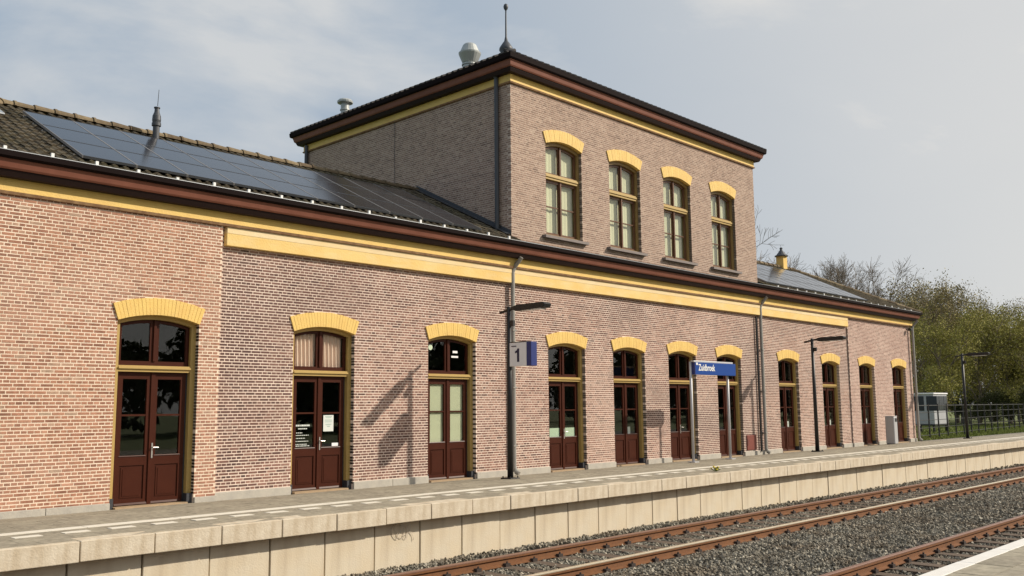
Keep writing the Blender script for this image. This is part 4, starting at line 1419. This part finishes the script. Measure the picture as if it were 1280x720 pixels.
# ------------------------------------------------------------------ trees
def make_tree(seed, H, spread, leaf_n, leaf_size, twig_levels=4, trunk_r=.2, droop=0.0, first=.28, nbr=(3, 4)):
    rng = random.Random(seed)
    segs = []; tips = []

    def grow(p, d, L, r, lev):
        n = 3 if lev < 2 else 2
        pts = [p]; q = p.copy(); dd = d.copy()
        for i in range(n):
            dd = (dd + Vector((rng.gauss(0, .14), rng.gauss(0, .14), rng.gauss(.04, .08) - droop * lev * .03))).normalized()
            q = q + dd * (L / n); pts.append(q.copy())
        for i in range(n):
            segs.append((pts[i], pts[i + 1], r * (1 - .5 * i / n), r * (1 - .5 * (i + 1) / n), lev))
        if lev >= 2: tips.extend(pts[1:])
        if lev >= twig_levels: return
        k = rng.randint(*nbr)
        for j in range(k):
            t = rng.uniform(.35, 1.0) if lev > 0 else rng.uniform(first, 1.0)
            idx = min(int(t * n), n - 1); f = t * n - idx
            bp = pts[idx].lerp(pts[idx + 1], min(1, f))
            az = rng.uniform(0, 6.283); el = rng.uniform(.35, .95) * spread
            side = dd.orthogonal().normalized(); side.rotate(Matrix.Rotation(az, 3, dd))
            nd = (dd * math.cos(el) + side * math.sin(el)).normalized()
            grow(bp, nd, L * rng.uniform(.52, .72), r * (.5 if lev else .42), lev + 1)
        if lev > 0: grow(q, dd, L * .6, r * .48, lev + 1)
    trunkL = H * .45
    grow(Vector((0, 0, -.1)), Vector((0, 0, 1)), trunkL, trunk_r, 0)
    for j in range(3):
        az = j * 2.1 + rng.uniform(-.3, .3)
        grow(Vector((0, 0, trunkL * .92)), Vector((math.cos(az) * .5, math.sin(az) * .5, 1)).normalized(), H * .30, trunk_r * .5, 1)
    # branches
    Vt, Ft = [], []
    for (a, b, ra, rb_, lev) in segs:
        n = 6 if lev < 2 else 3
        d = (b - a)
        if d.length < 1e-5: continue
        d.normalize(); o1 = d.orthogonal().normalized(); o2 = d.cross(o1)
        base = len(Vt)
        for (p, r) in ((a, max(ra, .012)), (b, max(rb_, .010))):
            for i in range(n):
                t = 6.2832 * i / n
                Vt.append(tuple(p + o1 * (r * math.cos(t)) + o2 * (r * math.sin(t))))
        for i in range(n):
            j = (i + 1) % n
            Ft.append((base + i, base + j, base + n + j, base + n + i))
    trunk = (Vt, Ft)
    # leaves: small quads round the twigs
    nl = leaf_n
    if nl:
        rg = np.random.default_rng(seed)
        T3 = np.array([tuple(t) for t in tips])
        idx = rg.integers(0, len(T3), nl)
        c = T3[idx] + rg.normal(0, .30, (nl, 3))
        s = rg.uniform(.5, 1.2, (nl, 1)) * leaf_size
        a = rg.normal(size=(nl, 3)); a /= np.linalg.norm(a, axis=1)[:, None]
        b = np.cross(a, rg.normal(size=(nl, 3))); b /= np.linalg.norm(b, axis=1)[:, None]
        V = np.stack([c - a * s, c + b * s * .55, c + a * s, c - b * s * .55], 1).reshape(-1, 3)
        Fq = np.arange(nl * 4).reshape(-1, 4)
        tone = rg.beta(2, 2, nl)
        return trunk, (V, Fq, tone)
    return trunk, None


PROTO = {}


def proto(key, leafmat, **kw):
    tr_, lv = make_tree(**kw)
    tm_ = np_mesh('trunk', tr_[0], tr_[1], M['bark'])
    lm = np_mesh('crown', lv[0], lv[1], M[leafmat], lv[2]) if lv else None
    PROTO[key] = (tm_, lm)


proto('bare1', None, seed=11, H=13, spread=1.0, leaf_n=0, leaf_size=.1, twig_levels=5, trunk_r=.24)
proto('bare2', None, seed=23, H=12, spread=1.1, leaf_n=0, leaf_size=.1, twig_levels=5, trunk_r=.22)
proto('spring1', 'leaf_a', seed=31, H=11, spread=1.15, leaf_n=16000, leaf_size=.09, twig_levels=4, trunk_r=.22, first=.15)
proto('spring2', 'leaf_a', seed=47, H=10, spread=1.25, leaf_n=15000, leaf_size=.09, twig_levels=4, trunk_r=.2, first=.12)
proto('olive1', 'leaf_b', seed=53, H=12, spread=1.1, leaf_n=11000, leaf_size=.085, twig_levels=4, trunk_r=.22, first=.15)
proto('olive2', 'leaf_b', seed=59, H=11, spread=1.2, leaf_n=10000, leaf_size=.085, twig_levels=4, trunk_r=.2, first=.12)
proto('dark1', 'leaf_c', seed=67, H=7, spread=1.3, leaf_n=14000, leaf_size=.11, twig_levels=4, trunk_r=.16, first=.05)


def tree(kind, x, y, s, rz, label, group, name='tree', sz=None):
    t = thing(name, (x, y, -.06), label, 'tree', group)
    t.rotation_euler = (0, 0, rz); t.scale = (s, s, sz or s)
    tm_, lm = PROTO[kind]
    for nm, me in (('trunk', tm_), ('crown', lm)):
        if me is None: continue
        o = bpy.data.objects.new(nm, me); COL.objects.link(o); o.parent = t
    return t


def px_place(px, depth):
    """ground point seen in picture column px at a given distance along the view"""
    d = fw + rt * ((px - 640) / F_PX)
    p = CAM + d * depth
    return p.x, p.y


GB = 'bare trees behind the station'
GS = 'trees in young leaf beyond the fence'
GO = 'brownish trees beyond the fence'
for (px_, dep, kind, s, a) in ((892, 78, 'bare1', 1.32, .3), (915, 84, 'bare2', 1.15, 1.3), (972, 86, 'bare2', 1.15, 1.9), (1000, 82, 'bare1', 1.08, .7), (1025, 90, 'bare1', 1.15, 4.0), (1052, 84, 'bare2', 1.12, 2.5), (1075, 94, 'bare1', 1.22, 5.1), (1100, 88, 'olive2', 1.15, 3.3), (1128, 98, 'olive1', 1.2, .9)):
    x, y = px_place(px_, dep)
    tree(kind, x, y, s, a, {892: 'tall bare tree whose branches reach out from behind the tower corner', 972: 'bare tree behind the yellow chimney'}.get(px_, 'bare leafless tree whose twigs show above the station roof' if 'bare' in kind else 'brownish half bare tree rising above the far end of the station roof'), GB)
for (px_, dep, kind, s, a) in ((1150, 74, 'olive1', .92, .5), (1185, 78, 'olive2', .95, 2.2), (1228, 84, 'olive1', .86, 3.9), (1262, 80, 'olive2', .80, 5.4), (1290, 92, 'olive1', .82, 1.1), (1205, 98, 'olive1', 1.06, 2.0), (1130, 90, 'olive2', 1.0, 4.4)):
    x, y = px_place(px_, dep)
    tree(kind, x, y, s, a, 'brownish tree just coming into leaf beyond the black fence', GO)
for (px_, dep, kind, s, a) in ((1172, 64, 'spring1', .72, 1.0), (1212, 68, 'spring2', .80, 2.7), (1250, 72, 'spring1', .78, 4.2), (1285, 66, 'spring2', .74, .2), (1310, 74, 'spring1', .85, 3.3), (1192, 76, 'spring1', .86, 5.0), (1232, 80, 'spring2', .90, .9), (1268, 76, 'spring1', .84, 2.2)):
    x, y = px_place(px_, dep)
    tree(kind, x, y, s, a, {1172: 'green tree in young leaf directly behind the pale grey cabin', 1212: 'green tree in young leaf behind the lamp post by the fence'}.get(px_, 'green tree in young leaf standing beyond the black fence'), GS)
for (px_, dep, s, a) in ((1200, 72, .40, 0.), (1228, 66, .36, 1.), (1256, 70, .42, 2.), (1284, 64, .40, 3.), (1145, 86, .55, .6), (1170, 90, .5, 2.8), (1300, 72, .9, 4.4), (1275, 84, .85, 5.)):
    x, y = px_place(px_, dep)
    tree('dark1', x, y, s, a, 'dark green bush at the foot of the trees beyond the fence', 'bushes beyond the fence', name='bush')

# grass on the strip beyond the platform
def grass():
    n = 26000
    x = RNG.uniform(41, 75, n); y = RNG.uniform(.5, 22, n)
    y = .45 + (y - .5) * RNG.random(n)
    h = RNG.uniform(.05, .17, n); a = RNG.uniform(0, 6.283, n); w = .018
    dx, dy = np.cos(a) * w, np.sin(a) * w
    lx, ly = RNG.normal(0, .05, n), RNG.normal(0, .05, n)
    z = np.full(n, -.065)
    V = np.stack([np.stack([x - dx, y - dy, z], -1), np.stack([x + dx, y + dy, z], -1), np.stack([x + lx, y + ly, z + h], -1)], 1).reshape(-1, 3)
    return np_mesh('grass', V, np.arange(n * 3).reshape(-1, 3), M['grass'], RNG.random(n))


o = link('grass', grass())
tag(o, 'short green grass on the strip behind the fence', 'grass', kind='stuff')


def unseen_woodland():
    n = 60000
    k = 70
    cx = RNG.uniform(-30, 190, k); cy = RNG.uniform(-62, -46, k); hh = RNG.uniform(6, 12, k); rr2 = RNG.uniform(2.5, 5, k)
    i = RNG.integers(0, k, n)
    d = RNG.normal(size=(n, 3)); d /= np.linalg.norm(d, axis=1)[:, None]
    rad = RNG.random(n) ** .35
    c = np.column_stack([cx[i], cy[i], hh[i] * .52]) + d * rad[:, None] * np.column_stack([rr2[i], rr2[i], hh[i] * .5])
    s = RNG.uniform(.25, .6, (n, 1))
    a = RNG.normal(size=(n, 3)); a /= np.linalg.norm(a, axis=1)[:, None]
    b = np.cross(a, RNG.normal(size=(n, 3))); b /= np.linalg.norm(b, axis=1)[:, None]
    V = np.stack([c - a * s, c + b * s * .6, c + a * s, c - b * s * .6], 1).reshape(-1, 3)
    return np_mesh('unseen_woodland', V, np.arange(n * 4).reshape(-1, 4), M['leaf_c'], RNG.beta(2, 2, n))


o = link('unseen_woodland', unseen_woodland())  # out of view, added so the door glass mirrors dark leaves instead of sky
tag(o, 'unseen dark belt of trees added across the line to darken the door glass', 'unseen_woodland', kind='stuff')
